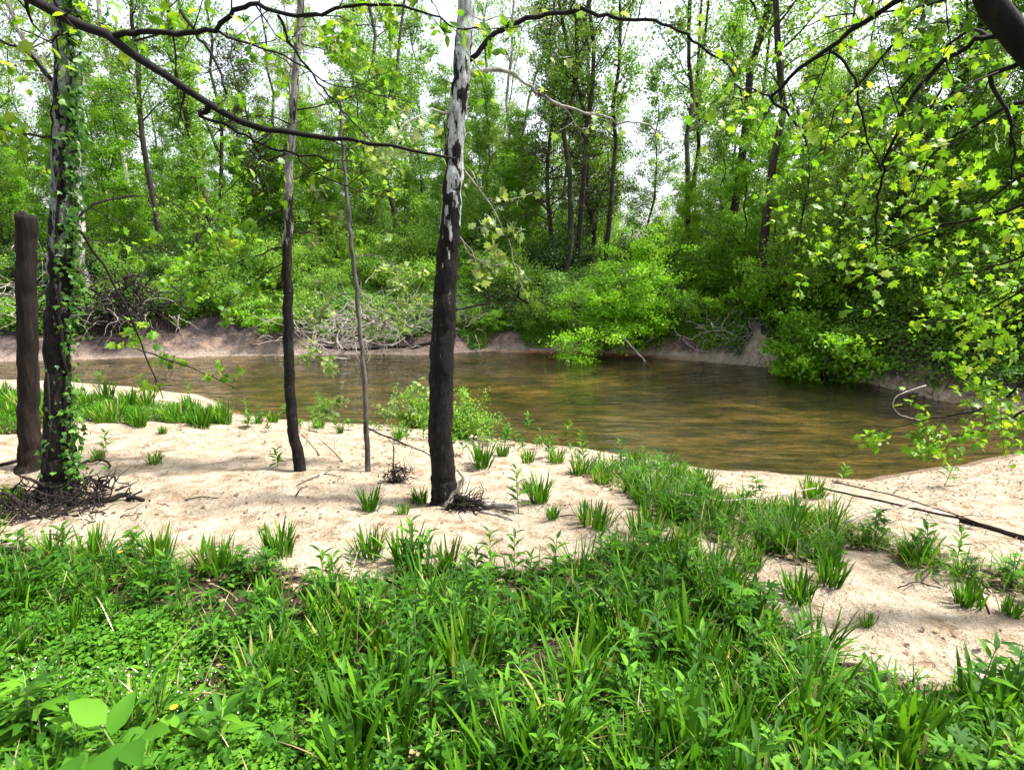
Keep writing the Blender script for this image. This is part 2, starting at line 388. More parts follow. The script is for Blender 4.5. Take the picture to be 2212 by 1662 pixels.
def N_add(nt, a, v):
    n = N(nt, 'ShaderNodeMath', operation='ADD'); nt.links.new(a, n.inputs[0]); n.inputs[1].default_value = v; return n.outputs[0]
def ground_mat():
    m, nt, out = newmat('ground')
    tc = N(nt, 'ShaderNodeTexCoord')
    A = {}
    for k in ('veg', 'soil', 'wood', 'bed', 'rust', 'wet'):
        a = N(nt, 'ShaderNodeAttribute', attribute_name=k); A[k] = a.outputs['Fac']
    def noise(s, d=6.0, r=0.6, sc=None):
        n = N(nt, 'ShaderNodeTexNoise', Scale=s, Detail=d, Roughness=r)
        if sc:
            mp = N(nt, 'ShaderNodeMapping'); mp.inputs['Scale'].default_value = sc
            nt.links.new(tc.outputs['Object'], mp.inputs['Vector']); nt.links.new(mp.outputs[0], n.inputs['Vector'])
        else: nt.links.new(tc.outputs['Object'], n.inputs['Vector'])
        return n.outputs['Fac']
    def msk(attr, nz, w=0.25):
        s = N(nt, 'ShaderNodeMath', operation='MULTIPLY_ADD'); s.inputs[1].default_value = w * 2; s.inputs[2].default_value = -w
        nt.links.new(nz, s.inputs[0])
        a = N(nt, 'ShaderNodeMath', operation='ADD'); nt.links.new(attr, a.inputs[0]); nt.links.new(s.outputs[0], a.inputs[1])
        return ramp(nt, a.outputs[0], [(0.38, (0, 0, 0)), (0.62, (1, 1, 1))])
    big, midn, fine, grain = noise(1.1), noise(5.5), noise(26.0), noise(190.0, 3.0)
    sand = ramp(nt, midn, [(0.34, (0.20, 0.148, 0.095)), (0.44, (0.345, 0.282, 0.205)), (0.62, (0.45, 0.395, 0.31))])
    sand = mixc(nt, ramp(nt, grain, [(0.40, (0.75, 0.75, 0.75)), (0.54, (0, 0, 0))]), sand, (0.20, 0.14, 0.095))
    spk = noise(70.0, 4.0, 0.7)
    sand = mixc(nt, ramp(nt, spk, [(0.30, (0.8, 0.8, 0.8)), (0.40, (0, 0, 0))]), sand, (0.13, 0.085, 0.06))
    sand = mixc(nt, ramp(nt, big, [(0.52, (0, 0, 0)), (0.70, (0.5, 0.5, 0.5))]), sand, (0.42, 0.30, 0.20))
    soil = ramp(nt, noise(2.6, 7.0, 0.65), [(0.30, (0.035, 0.028, 0.03)), (0.46, (0.13, 0.09, 0.075)), (0.60, (0.24, 0.165, 0.13)), (0.75, (0.36, 0.28, 0.22))])
    soil = mixc(nt, ramp(nt, noise(1.4, 4.0, 0.5, (1, 1, 3)), [(0.50, (0, 0, 0)), (0.60, (0.8, 0.8, 0.8))]), soil, (0.07, 0.06, 0.065))
    sz = N(nt, 'ShaderNodeSeparateXYZ'); nt.links.new(tc.outputs['Object'], sz.inputs[0])
    zz = N(nt, 'ShaderNodeMath', operation='MULTIPLY_ADD'); zz.inputs[1].default_value = 0.9; nt.links.new(noise(0.9, 5.0), zz.inputs[0]); nt.links.new(sz.outputs['Z'], zz.inputs[2])
    soil = mixc(nt, ramp(nt, N_add(nt, zz.outputs[0], 1.0), [(0.70, (0, 0, 0)), (0.84, (1, 1, 1))]), soil, (0.045, 0.034, 0.036))
    soil = mixc(nt, ramp(nt, N_add(nt, zz.outputs[0], 1.0), [(0.28, (.8, .8, .8)), (0.45, (0, 0, 0))]), soil, (0.26, 0.205, 0.17))
    veg = ramp(nt, fine, [(0.3, (0.014, 0.010, 0.007)), (0.55, (0.04, 0.028, 0.018)), (0.75, (0.12, 0.085, 0.05))])
    wood = ramp(nt, fine, [(0.3, (0.02, 0.02, 0.01)), (0.5, (0.045, 0.05, 0.02)), (0.7, (0.08, 0.12, 0.03))])
    bed = ramp(nt, noise(1.3, 8.0, 0.72, (0.7, 1.6, 1)), [(0.38, (0.028, 0.036, 0.013)), (0.47, (0.085, 0.085, 0.036)), (0.58, (0.21, 0.165, 0.08)), (0.70, (0.40, 0.31, 0.18))])
    sand = mixc(nt, msk(A['wet'], midn, 0.3), sand, (0.17, 0.125, 0.085))
    c = mixc(nt, msk(A['veg'], fine, 0.35), sand, veg)
    c = mixc(nt, msk(A['soil'], midn), c, soil)
    c = mixc(nt, msk(A['rust'], midn, 0.3), c, (0.20, 0.085, 0.04))
    c = mixc(nt, msk(A['wood'], midn, 0.4), c, wood)
    c = mixc(nt, msk(A['bed'], midn, 0.1), c, bed)
    p = N(nt, 'ShaderNodeBsdfPrincipled', Roughness=0.95); p.inputs['Specular IOR Level'].default_value = 0.15
    nt.links.new(c, p.inputs['Base Color'])
    b1 = N(nt, 'ShaderNodeBump', Strength=0.9, Distance=0.16); nt.links.new(midn, b1.inputs['Height'])
    b2 = N(nt, 'ShaderNodeBump', Strength=0.9, Distance=0.05); nt.links.new(fine, b2.inputs['Height']); nt.links.new(b1.outputs[0], b2.inputs['Normal'])
    b3 = N(nt, 'ShaderNodeBump', Strength=0.4, Distance=0.004); nt.links.new(grain, b3.inputs['Height']); nt.links.new(b2.outputs[0], b3.inputs['Normal'])
    nt.links.new(b3.outputs[0], p.inputs['Normal'])
    nt.links.new(p.outputs[0], out.inputs['Surface'])
    return m
def water_mat():
    m, nt, out = newmat('river_water')
    tc = N(nt, 'ShaderNodeTexCoord')
    mp = N(nt, 'ShaderNodeMapping'); mp.inputs['Scale'].default_value = (0.5, 2.0, 1); mp.inputs['Rotation'].default_value = (0, 0, rad(7))
    nt.links.new(tc.outputs['Object'], mp.inputs['Vector'])
    n1 = N(nt, 'ShaderNodeTexNoise', Scale=3.6, Detail=3.0, Roughness=0.5); nt.links.new(mp.outputs[0], n1.inputs['Vector'])
    n2 = N(nt, 'ShaderNodeTexNoise', Scale=0.9, Detail=2.0); nt.links.new(mp.outputs[0], n2.inputs['Vector'])
    n3 = N(nt, 'ShaderNodeTexNoise', Scale=0.45, Detail=3.0); nt.links.new(tc.outputs['Object'], n3.inputs['Vector'])
    rp = N(nt, 'ShaderNodeMapRange'); rp.inputs[1].default_value = 0.36; rp.inputs[2].default_value = 0.62; rp.inputs[3].default_value = 0.22; rp.inputs[4].default_value = 1.0; nt.links.new(n3.outputs['Fac'], rp.inputs[0])
    b2 = N(nt, 'ShaderNodeBump', Distance=0.07); nt.links.new(n1.outputs['Fac'], b2.inputs['Height']); nt.links.new(rp.outputs[0], b2.inputs['Strength'])
    b1 = N(nt, 'ShaderNodeBump', Strength=0.10, Distance=0.06); nt.links.new(n2.outputs['Fac'], b1.inputs['Height']); nt.links.new(b2.outputs[0], b1.inputs['Normal'])
    fr = N(nt, 'ShaderNodeFresnel', IOR=1.33); nt.links.new(b1.outputs[0], fr.inputs['Normal'])
    tr = N(nt, 'ShaderNodeBsdfTransparent'); tr.inputs['Color'].default_value = (0.66, 0.61, 0.42, 1)
    df = N(nt, 'ShaderNodeBsdfDiffuse'); df.inputs['Color'].default_value = (0.075, 0.066, 0.042, 1)
    mx0 = N(nt, 'ShaderNodeMixShader'); mx0.inputs[0].default_value = 0.08
    nt.links.new(tr.outputs[0], mx0.inputs[1]); nt.links.new(df.outputs[0], mx0.inputs[2])
    gl = N(nt, 'ShaderNodeBsdfGlossy', Roughness=0.0); nt.links.new(b1.outputs[0], gl.inputs['Normal'])
    mx = N(nt, 'ShaderNodeMixShader'); nt.links.new(fr.outputs[0], mx.inputs[0])
    nt.links.new(mx0.outputs[0], mx.inputs[1]); nt.links.new(gl.outputs[0], mx.inputs[2])
    nt.links.new(mx.outputs[0], out.inputs['Surface'])
    return m
M['ground'] = ground_mat(); M['water'] = water_mat()

# ------------------------------------------------------------------ zones of the near bank (picture outlines laid on the ground)
VEG_FRONT = gpoly([(-400, 1170), (0, 1180), (110, 1195), (220, 1185), (330, 1205), (420, 1240), (520, 1225), (640, 1235), (720, 1255), (820, 1255), (900, 1225), (1000, 1240),
                   (1130, 1245), (1240, 1215), (1330, 1180), (1420, 1190), (1520, 1230), (1620, 1250), (1690, 1345), (1780, 1420), (1880, 1455), (2000, 1490), (2120, 1490), (2212, 1480), (2500, 1560),
                   (2700, 1800), (2300, 2100), (1106, 2150), (-100, 2100), (-700, 1800)])
VEG_BAND = gpoly([(1245, 1020), (1330, 1005), (1440, 1010), (1500, 1035), (1560, 1070), (1650, 1090), (1740, 1100), (1830, 1130), (1900, 1160), (2000, 1190), (2120, 1230), (2300, 1280), (2300, 1330), (2200, 1305),
                  (2120, 1280), (2020, 1240), (1900, 1195), (1830, 1190), (1770, 1245), (1690, 1215), (1600, 1190), (1480, 1150), (1400, 1110), (1330, 1060), (1270, 1040)])
VEG_LEFT = gpoly([(-300, 850), (20, 850), (120, 855), (230, 862), (340, 874), (440, 888), (500, 905), (500, 918), (430, 918), (330, 910), (240, 915), (150, 910), (60, 935), (-60, 945), (-300, 965)])
HOLES = at_ground(*np.array([(1210, 1450), (1880, 1500), (545, 1300), (640, 1330), (1000, 1330), (430, 1290), (1650, 1290), (260, 1300), (800, 1420), (1500, 1380)], float).T)[:, :2]
HOLE_R = [.20, .16, .17, .15, .10, .12, .16, .13, .08, .08]
def in_hole(x, y, k=1.0):
    h = np.zeros(np.shape(x), bool)
    for (a, b), r_ in zip(HOLES, HOLE_R): h |= (np.asarray(x) - a) ** 2 + (np.asarray(y) - b) ** 2 < (r_ * k) ** 2
    return h
def vegmask(x, y):
    return inpoly(x, y, VEG_FRONT) | inpoly(x, y, VEG_LEFT) | (inpoly(x, y, VEG_BAND) & (vnoise(x * 4, y * 4) > .55))

# ------------------------------------------------------------------ ground sheet and river
far_slip = at_z(1640, 785, WZ)
def build_ground():
    xs = np.concatenate([[-900, -500, -260, -140, -90, -60, -45, -34], np.arange(-28, -9, 0.3), np.arange(-9, 10, 0.09), np.arange(10, 28, 0.3), [34, 45, 60, 90, 140, 260, 500, 900]])
    ys = np.concatenate([[-500, -200, -80, -40, -20, -10, -6, -4, -3, -2], np.arange(-1.2, 10.5, 0.08), np.arange(10.5, 24, 0.16), np.arange(24, 50, 0.8), [55, 65, 80, 110, 160, 260, 450, 900]])
    X, Y = np.meshgrid(xs, ys); Z = height(X, Y)
    nx, ny = len(xs), len(ys)
    v = np.stack([X, Y, Z], -1).reshape(-1, 3)
    i = (np.arange(ny - 1)[:, None] * nx + np.arange(nx - 1)[None]).ravel()
    q = np.stack([i, i + 1, i + nx + 1, i + nx], 1)
    mb = MB(); mb.add(v, q)
    m = mb.mesh('ground', None, True)
    x, y, z = v.T
    yn, yf = ynear(x), yfar(x)
    veg = vegmask(x, y).astype(float).reshape(ny, nx)
    for _ in range(5):
        veg[1:-1, 1:-1] = (veg[1:-1, 1:-1] * 2 + veg[:-2, 1:-1] + veg[2:, 1:-1] + veg[1:-1, :-2] + veg[1:-1, 2:]) / 6
    veg = veg.ravel()
    e = y - yf
    soil = ((e > -0.25) & (e < 1.9)).astype(float) * np.clip(1 - np.maximum(e - 1.0, 0) * 1.1, 0, 1)
    x0 = far_slip[0]; slip = np.clip((.72 - np.abs(x - x0) - .5 * np.maximum(e, 0) + .5 * fbm(x * 2.5, y * 2.5)) * 4, 0, 1)
    soil = soil * (1 - slip) * np.where(x > 2.2, np.clip((e - .22) * 8, 0, 1), 1)
    woodm = np.clip((e - 1.0) / 0.8, 0, 1) * (1 - slip)
    bed = np.clip((WZ + 0.01 - z) / 0.04, 0, 1) * (y > yn - 1) * (y < yf + 1)
    rust = np.exp(-((e - 0.0) / 0.3) ** 2) * np.clip(1 - np.abs(x - 2.5) / 6.0, 0, 1) * 0.9
    side = np.clip((np.abs(x) - 12) / 5, 0, 1) * (y < yn)
    veg = np.maximum(veg, np.maximum(side, (y < 0.3) * (y < yn)))
    for k, a in (('veg', veg), ('soil', soil), ('wood', woodm), ('bed', bed), ('rust', rust), ('wet', np.clip((WZ + .075 - z) / .05, 0, 1) * (z > WZ - .03) * (y < (yn + yf) / 2))):
        at_ = m.attributes.new(k, 'FLOAT', 'POINT'); at_.data.foreach_set('value', a.astype(np.float32))
    o = part('ground', m, M['ground']); tag(o, kind='structure')
    xs = np.concatenate([[-900, -400, -150, -60], np.arange(-30, 31, 2.0), [60, 150, 400, 900]])
    w = MB(); v = []
    for xx in xs: v += [(xx, ynear(xx) - 1.5, WZ), (xx, yfar(xx) + 1.0, WZ)]
    n = len(xs); w.add(v, [(2 * k, 2 * k + 2, 2 * k + 3, 2 * k + 1) for k in range(n - 1)])
    o = part('river', w, M['water']); tag(o, kind='structure')
build_ground()

# ------------------------------------------------------------------ woody growth helpers
def wiggle(P, n, amp):
    """resample polyline smoothly and add crooks"""
    P = np.asarray(P, float); L = np.concatenate([[0], np.cumsum(np.linalg.norm(np.diff(P, axis=0), axis=1))])
    t = np.linspace(0, L[-1], n)
    Q = np.stack([np.interp(t, L, P[:, k]) for k in range(3)], 1)
    K = Q.copy()
    K[1:-1] = 0.25 * Q[:-2] + 0.5 * Q[1:-1] + 0.25 * Q[2:]
    w = RG.normal(size=(n, 3)) * amp; w[0] = 0
    return K + w
def curve_out(p, d, L, n=5, droop=0.0, amp=0.05):
    P = [np.array(p, float)]; d = np.array(d, float); d /= np.linalg.norm(d)
    for i in range(n):
        d = d + RG.normal(size=3) * amp * 3; d[2] -= droop; d /= np.linalg.norm(d)
        P.append(P[-1] + d * L / n)
    return np.array(P)
class Leafy:
    def __init__(s): s.P = []; s.D = []; s.S = []
    def on(s, P, n, size, spread=0.05, droop=0.3, lo=0.25):
        P = np.asarray(P)
        t = lo + (1 - lo) * RG.random(n); k = t * (len(P) - 1); i = np.minimum(k.astype(int), len(P) - 2); fr = (k - i)[:, None]
        q = P[i] * (1 - fr) + P[i + 1] * fr
        d = rdir(n); d[:, 2] -= droop
        s.P.append(q + d * spread); s.D.append(d); s.S.append(size * (0.45 + 0.95 * RG.random(n)))
    def mesh(s, tpl, flat=1.2, wid=1.0):
        mb = MB(); P = np.concatenate(s.P); D = np.concatenate(s.D); n = len(P)
        nz = RG.normal(size=(n, 3)); nz[:, 2] += flat
        S_ = np.concatenate(s.S); k = RG.random(n) < (.5 if tpl is SYC else 1.1)
        mb.leaves(tpl, P[k], D[k], nz[k], S_[k], None, wid)
        if not k.all(): mb.leaves(SYC2, P[~k], D[~k], nz[~k], S_[~k], None, wid)
        return mb
def spray(wood, lf, P, r0, r1, ntw, twl, nlf, lsize, droop=0.04, sub=2, lo=0.25, sides=6, side_up=0.1):
    P = np.asarray(P)
    wood.tube(P, np.linspace(r0, r1, len(P)), sides, 0.08)
    for j in range(ntw):
        t = lo + (1 - lo) * (j + RG.random()) / ntw; k = t * (len(P) - 1); i = min(int(k), len(P) - 2)
        p = P[i] + (P[i + 1] - P[i]) * (k - i); tang = P[i + 1] - P[i]; tang /= np.linalg.norm(tang) + 1e-9
        d = tang * 0.6 + rdir(1)[0] * 0.9; d[2] += side_up
        L = twl * (0.5 + 0.8 * RG.random()) * (1.15 - 0.5 * t)
        Q = curve_out(p, d, L, 4, droop, 0.06)
        rt = max(0.0022, (r0 + (r1 - r0) * t) * 0.4)
        wood.tube(Q, np.linspace(rt, 0.0015, len(Q)), 4)
        if lf is not None and nlf: lf.on(Q, nlf, lsize, lsize * 0.35)
        for _ in range(sub):
            i2 = RG.integers(1, len(Q) - 1); d2 = (Q[i2 + 1] - Q[i2]); d2 = d2 / np.linalg.norm(d2) * 0.6 + rdir(1)[0] * 0.8
            R = curve_out(Q[i2], d2, L * 0.5, 3, droop, 0.06)
            wood.tube(R, np.linspace(rt * 0.6, 0.0012, len(R)), 3)
            if lf is not None and nlf: lf.on(R, max(1, int(nlf * 0.7)), lsize, lsize * 0.35)

# ------------------------------------------------------------------ trees of the near bank
def trunk_from(pts, Y, sides=14, n=40, amp=0.006, flare=1.0):
    """pts (u, v, width in picture px); Y distance of the foot"""
    foot = at_ground(np.array([pts[0][0]]), np.array([pts[0][1]]))[0] if Y is None else None
    Yb = foot[1] if Y is None else Y
    P = np.array([at(u, v, Yb) for u, v, w in pts])
    R = np.array([w * 0.5 * Yb / FPX for u, v, w in pts])
    base = np.array([P[0, 0], P[0, 1], height(P[0, 0], P[0, 1])])
    t = np.linspace(0, 1, len(P)); tt = np.linspace(0, 1, n)
    Q = np.stack([np.interp(tt, t, P[:, k]) for k in range(3)], 1); r = np.interp(tt, t, R)
    for _ in range(3):
        Q[1:-1] = 0.25 * Q[:-2] + 0.5 * Q[1:-1] + 0.25 * Q[2:]
    Q[1:-1] += RG.normal(size=Q[1:-1].shape) * amp
    Q = np.concatenate([[base - (0, 0, 0.25)], Q]); r = np.concatenate([[r[0] * 1.15 * flare], r]); r[1] *= flare
    return base, Q, r
def hero(name, label, cat, pts, mat, Y=None, n=40, flare=1.0, group=None, sides=26):
    base, Q, r = trunk_from(pts, Y, n=n, flare=flare)
    t = thing(name, base, label, cat, group)
    k_ = np.linspace(0, len(Q) - 1, len(Q) * 3); Qf = np.stack([np.interp(k_, np.arange(len(Q)), Q[:, a]) for a in range(3)], 1)
    mb = MB(); mb.tube(Qf, np.interp(k_, np.arange(len(Q)), r), sides, 0.055)
    part('trunk', mb, mat, t, smooth=True)
    return t, base, Q, r
def branch_part(t, polys, mat, leafmat, tpl=SYC, dark=(), **kw):
    """each polyline one branch part; returns nothing. kw: Y, r0, r1, ntw, twl, nlf, lsize"""
    for ib, (pts, Y, r0, r1, ntw, twl, nlf, ls) in enumerate(polys):
        P = wiggle(pl(pts, Y), max(6, len(pts) * 3), 0.008)
        lf = Leafy(); w = MB(); spray(w, lf, P, r0, r1, ntw, twl, nlf, ls, **kw)
        bo = part('branch', w, M['bark_dark'] if ib in dark else mat, t, smooth=True)
        if lf.P: part('leaves', lf.mesh(tpl), leafmat, bo, kind='stuff')

# middle sycamore
M['syc_mid'] = sycamore_bark('bark_sycamore_middle', 1.75, 2.35, 3.9, pale=(0.40, 0.43, 0.41), grey=(0.20, 0.22, 0.20))
t, base, Q, r = hero('sycamore_tree', 'tall sycamore trunk, black bark below and peeling white patches above, driftwood at its foot', 'tree',
    [(962, 1085, 64), (957, 1020, 54), (951, 900, 53), (955, 760, 52), (962, 620, 48), (970, 500, 43), (981, 350, 37), (990, 230, 34), (1000, 100, 33), (1008, 0, 32), (1020, -160, 32), (1035, -420, 29)], M['syc_mid'], n=60, flare=1.12)
YC = base[1]
branch_part(t, [
    ([(1014, 130), (1040, 96), (1085, 58), (1150, 36), (1230, 23), (1300, 28), (1370, 44), (1420, 46), (1475, 72), (1520, 108), (1575, 140)], YC, .021, .008, 9, .45, 1, .07),
    ([(1572, 138), (1600, 190), (1610, 250)], YC, .008, .003, 5, .3, 2, .07),
    ([(1006, 158), (1050, 150), (1100, 152), (1130, 182), (1180, 212), (1250, 240), (1330, 262), (1400, 268), (1440, 300)], (YC, YC + .6), .019, .005, 8, .5, 1, .07),
    ([(985, 330), (1010, 380), (1060, 440), (1100, 520), (1120, 600)], (YC, YC + .5), .009, .003, 8, .35, 3, .075),
    ([(990, 250), (940, 235), (880, 260), (850, 300)], (YC, YC - .3), .008, .003, 5, .3, 3, .08),
    ([(975, 470), (1010, 540), (1050, 580), (1090, 570)], (YC, YC + .4), .007, .003, 7, .35, 4, .075),
    ([(1012, -60), (1060, -120), (1160, -160), (1300, -180)], YC, .018, .006, 6, .6, 4, .09),
    ([(1012, -80), (930, -140), (800, -160)], YC, .018, .006, 6, .6, 4, .09)], M['bark_pale'], M['leaf_pale'], dark=(0, 1, 6, 7))

# left sycamore with ivy
M['syc_left'] = sycamore_bark('bark_sycamore_left', 0.9, 2.0, 3.4, pale=(0.21, 0.235, 0.21), grey=(0.10, 0.115, 0.10))
t, base, Q, r = hero('sycamore_tree', 'thick grey sycamore wrapped in green ivy, roots tangled with dark driftwood', 'tree',
    [(128, 1075, 84), (128, 1010, 66), (125, 920, 54), (123, 820, 46), (126, 700, 44), (131, 560, 44), (135, 420, 39), (137, 300, 37), (138, 180, 35), (135, 60, 34), (130, -60, 33), (122, -300, 30)], M['syc_left'], n=60, flare=1.15)
LB = base
mb = MB()                                   # climbing ivy stem and leaves
s = np.linspace(0, 1, 60); k = (4 + s * 52).astype(int)
ang = -0.5 + 0.7 * np.sin(s * 9)
vine = Q[k] + (r[k] * 1.05)[:, None] * np.stack([np.cos(ang), -np.sin(np.abs(ang) + .3), 0 * ang], 1)
mb.tube(vine, np.linspace(.016, .006, 60), 6, 0.2)
vine2 = Q[k] + (r[k] * 1.05)[:, None] * np.stack([np.cos(ang * 1.4 - 1.7), np.sin(ang * 1.4 - 1.7), 0 * ang], 1)
mb.tube(vine2, np.linspace(.011, .004, 60), 5, 0.2)
ivs = part('ivy_stem', mb, M['twig'], t)
mb = MB(); n = 1700
kk = RG.random(n) ** 0.9; ki = (5 + kk * 53).astype(int)
dens = vnoise(kk * 9 + 2, kk * 0) 
keep = RG.random(n) < 0.30 + 0.9 * dens; ki = ki[keep]; n = len(ki)
a = RG.normal(0.0, 0.5, n); wild = RG.random(n) < 0.10; a[wild] = RG.uniform(-2.9, 0.3, wild.sum())
out = np.stack([np.cos(a), np.sin(a), 0 * a], 1)
off = r[ki] * 1.0 + RG.gamma(1.3, .024, n)
P = Q[ki] + out * off[:, None]; P[:, 2] += RG.normal(0, .05, n)
D = rdir(n) * .7 + out * .3; D[:, 2] -= .7
mb.leaves(IVY, P, D, out + rdir(n) * .5, .030 + .035 * RG.random(n))
part('ivy_leaves', mb, M['ivy'], ivs, kind='stuff')
YL = base[1]
branch_part(t, [
    ([(150, 490), (190, 445), (250, 425), (310, 420), (330, 445)], (YL, YL + .5), .013, .004, 5, .35, 0, .07),
    ([(330, 420), (400, 450), (450, 500), (480, 560)], (YL + .3, YL + .9), .006, .003, 7, .35, 4, .08),
    ([(155, 740), (190, 728), (260, 735), (340, 770), (420, 795), (520, 840)], (YL, YL + 1.0), .009, .003, 6, .3, 3, .07),
    ([(155, 480), (215, 560), (285, 680), (320, 780), (350, 860)], (YL, YL + .8), .012, .004, 7, .35, 3, .07),
    ([(150, 560), (200, 520), (270, 530), (330, 545)], (YL, YL + .8), .006, .002, 6, .3, 3, .07),
    ([(120, 180), (60, 110), (-20, 80)], YL, .016, .006, 5, .4, 3, .08),
    ([(122, 300), (70, 290), (20, 280), (-40, 260)], YL, .010, .004, 6, .4, 4, .08),
    ([(138, 0), (200, 60), (300, 90), (380, 60)], YL, .014, .005, 7, .45, 5, .08)], M['twig'], M['leaf_syc'])

# dead broken trunk at far left
base, Q, r = trunk_from([(68, 1015, 54), (66, 970, 42), (62, 880, 38), (60, 760, 36), (59, 640, 35), (57, 540, 35), (56, 465, 36)], None, n=26, flare=1.2)
t = thing('dead_snag', base, 'dead broken-off brown trunk with a jagged flat top beside the ivy-wrapped sycamore', 'dead tree')
SB = base
k_ = np.linspace(0, len(Q) - 1, len(Q) * 2); mb = MB(); mb.tube(np.stack([np.interp(k_, np.arange(len(Q)), Q[:, a]) for a in range(3)], 1), np.interp(k_, np.arange(len(Q)), r), 30, 0.035, groove=.08); sno = part('trunk', mb, M['bark_snag'], t, smooth=False)
mb = MB()
for i in range(9):
    a = RG.random() * 6.28; p = Q[-1] + r[-1] * (.3 + .5 * RG.random()) * np.array([math.cos(a), math.sin(a), 0])
    mb.tube([p - (0, 0, .05), p + (0, 0, .012 * RG.random()), p + (.004, 0, .012 + .06 * RG.random() ** 2)], [.026, .020, .003], 5)
part('splinters', mb, M['bark_snag'], sno, kind='stuff')

# thin tree in the middle
M['syc_thin'] = sycamore_bark('bark_sycamore_thin', 1.7, 2.1, 2.6, pale=(0.20, 0.195, 0.17), grey=(0.09, 0.085, 0.075))
t, base, Q, r = hero('sycamore_tree', 'slender crooked young sycamore, black lower trunk and grey upper trunk, rising from bare sand', 'tree',
    [(648, 1018, 27), (636, 950, 24), (628, 870, 23), (625, 780, 22), (622, 680, 21), (618, 585, 20), (621, 480, 18), (626, 380, 17), (631, 270, 15), (640, 150, 14), (648, 20, 13), (652, -120, 11), (655, -400, 7)], M['syc_thin'], n=50, sides=14)
YT = base[1]
branch_part(t, [
    ([(626, 330), (570, 345), (500, 400), (440, 470)], (YT, YT + .4), .009, .003, 8, .40, 5, .065),
    ([(622, 440), (570, 470), (510, 510), (440, 580)], (YT, YT + .6), .009, .003, 9, .40, 7, .065),
    ([(620, 530), (570, 545), (510, 570), (440, 590), (360, 600)], (YT, YT + .8), .009, .003, 11, .38, 8, .065),
    ([(619, 560), (560, 600), (500, 640), (470, 690)], (YT, YT + .8), .007, .003, 8, .35, 7, .065),
    ([(621, 500), (665, 500), (720, 490), (760, 520)], (YT, YT + .4), .007, .003, 7, .32, 5, .065),
    ([(626, 390), (680, 370), (750, 360), (800, 385)], (YT, YT + .4), .007, .003, 6, .35, 5, .065),
    ([(631, 270), (580, 250), (520, 250), (460, 290)], (YT, YT + .4), .008, .003, 7, .35, 5, .065),
    ([(634, 240), (700, 230), (780, 200), (840, 180)], (YT, YT + .5), .008, .003, 8, .4, 6, .065),
    ([(640, 150), (590, 110), (530, 90)], (YT, YT + .3), .007, .003, 6, .4, 5, .065),
    ([(648, 40), (720, 30), (800, 60), (870, 50)], (YT, YT + .3), .007, .003, 8, .4, 6, .065),
    ([(645, 90), (700, 110), (760, 100)], (YT, YT + .3), .006, .003, 6, .4, 6, .065),
    ([(618, 580), (600, 620), (575, 650)], (YT, YT + .2), .005, .002, 4, .25, 5, .065)], M['twig'], M['leaf_syc'])

M['bark_sap'] = bark_mat('bark_sapling', [(0.34, (0.022, 0.02, 0.017)), (0.52, (0.075, 0.07, 0.06)), (0.7, (0.16, 0.155, 0.14))], (8, 8, 3))
# pale sapling between thin tree and middle sycamore
t, base, Q, r = hero('sapling', 'pole-thin grey sapling with a bowed stem, between two dark trunks', 'tree',
    [(795, 1018, 13), (791, 930, 12), (789, 850, 11), (784, 760, 10), (775, 680, 9.5), (765, 590, 9), (756, 500, 8.5), (748, 410, 8), (740, 320, 7), (736, 250, 5), (732, 180, 3)], M['bark_sap'], n=40, sides=9)
YS = base[1]
branch_part(t, [
    ([(762, 560), (800, 545), (850, 570), (880, 600)], (YS, YS + .5), .005, .002, 8, .35, 7, .052),
    ([(770, 630), (730, 640), (690, 680), (660, 720)], (YS, YS + .5), .005, .002, 8, .35, 7, .052),
    ([(780, 720), (830, 690), (880, 690), (910, 660)], (YS, YS + .5), .005, .002, 8, .35, 7, .052),
    ([(788, 800), (750, 780), (700, 790), (650, 760)], (YS, YS + .5), .004, .002, 8, .3, 6, .052),
    ([(752, 470), (700, 470), (660, 500)], (YS, YS + .3), .004, .002, 6, .3, 7, .052),
    ([(742, 330), (790, 310), (850, 330), (880, 290)], (YS, YS + .4), .004, .002, 7, .3, 6, .052),
    ([(790, 900), (760, 880), (720, 890), (680, 880)], (YS, YS + .4), .003, .0015, 6, .25, 5, .052),
    ([(792, 935), (840, 900), (880, 860), (920, 840)], (YS, YS + .4), .004, .0015, 8, .28, 6, .052)], M['bark_sap'], M['leaf_pale'])

# tree outside the left edge whose long limb crosses the view
tb = np.array([-4.3, 2.9, 0.0]); tb[2] = height(tb[0], tb[1])
t = thing('overhanging_tree', tb, 'dark tree with one long heavy limb reaching over the bank, crooked twigs hanging', 'tree')
mb = MB(); mb.tube(np.array([tb + (0, 0, z) + RG.normal(size=3) * .02 for z in np.linspace(-.3, 7, 16)]), np.linspace(.17, .09, 16), 12, .06)
part('trunk', mb, M['bark_dark'], t, smooth=True)
Y0 = 3.2
root = tb + np.array([0.03, 0, 3.55])
LIMB_TPL = (OVAL, .8)
def limb(pts, Y, r0, r1, ntw, twl, nlf, ls, lf, start=None, sub=1):
    P = pl(pts, Y)
    if start is not None: P = np.concatenate([[start], P])
    P = wiggle(P, max(8, len(P) * 3), .006)
    lf = Leafy(); w = MB(); spray(w, lf, P, r0, r1, ntw, twl, nlf, ls, sub=sub, lo=.15, sides=9)
    bo = part('branch', w, M['bark_dark'], t, smooth=True)
    if lf.P: part('leaves', lf.mesh(LIMB_TPL[0], wid=LIMB_TPL[1]), M['leaf_syc'], bo, kind='stuff')
lf = Leafy()
limb([(40, -25), (150, 45), (250, 88), (330, 140), (400, 190), (455, 225), (500, 258), (560, 275), (620, 287), (720, 295), (860, 318), (980, 342)], Y0, .044, .006, 8, .35, 2, .055, lf, root)
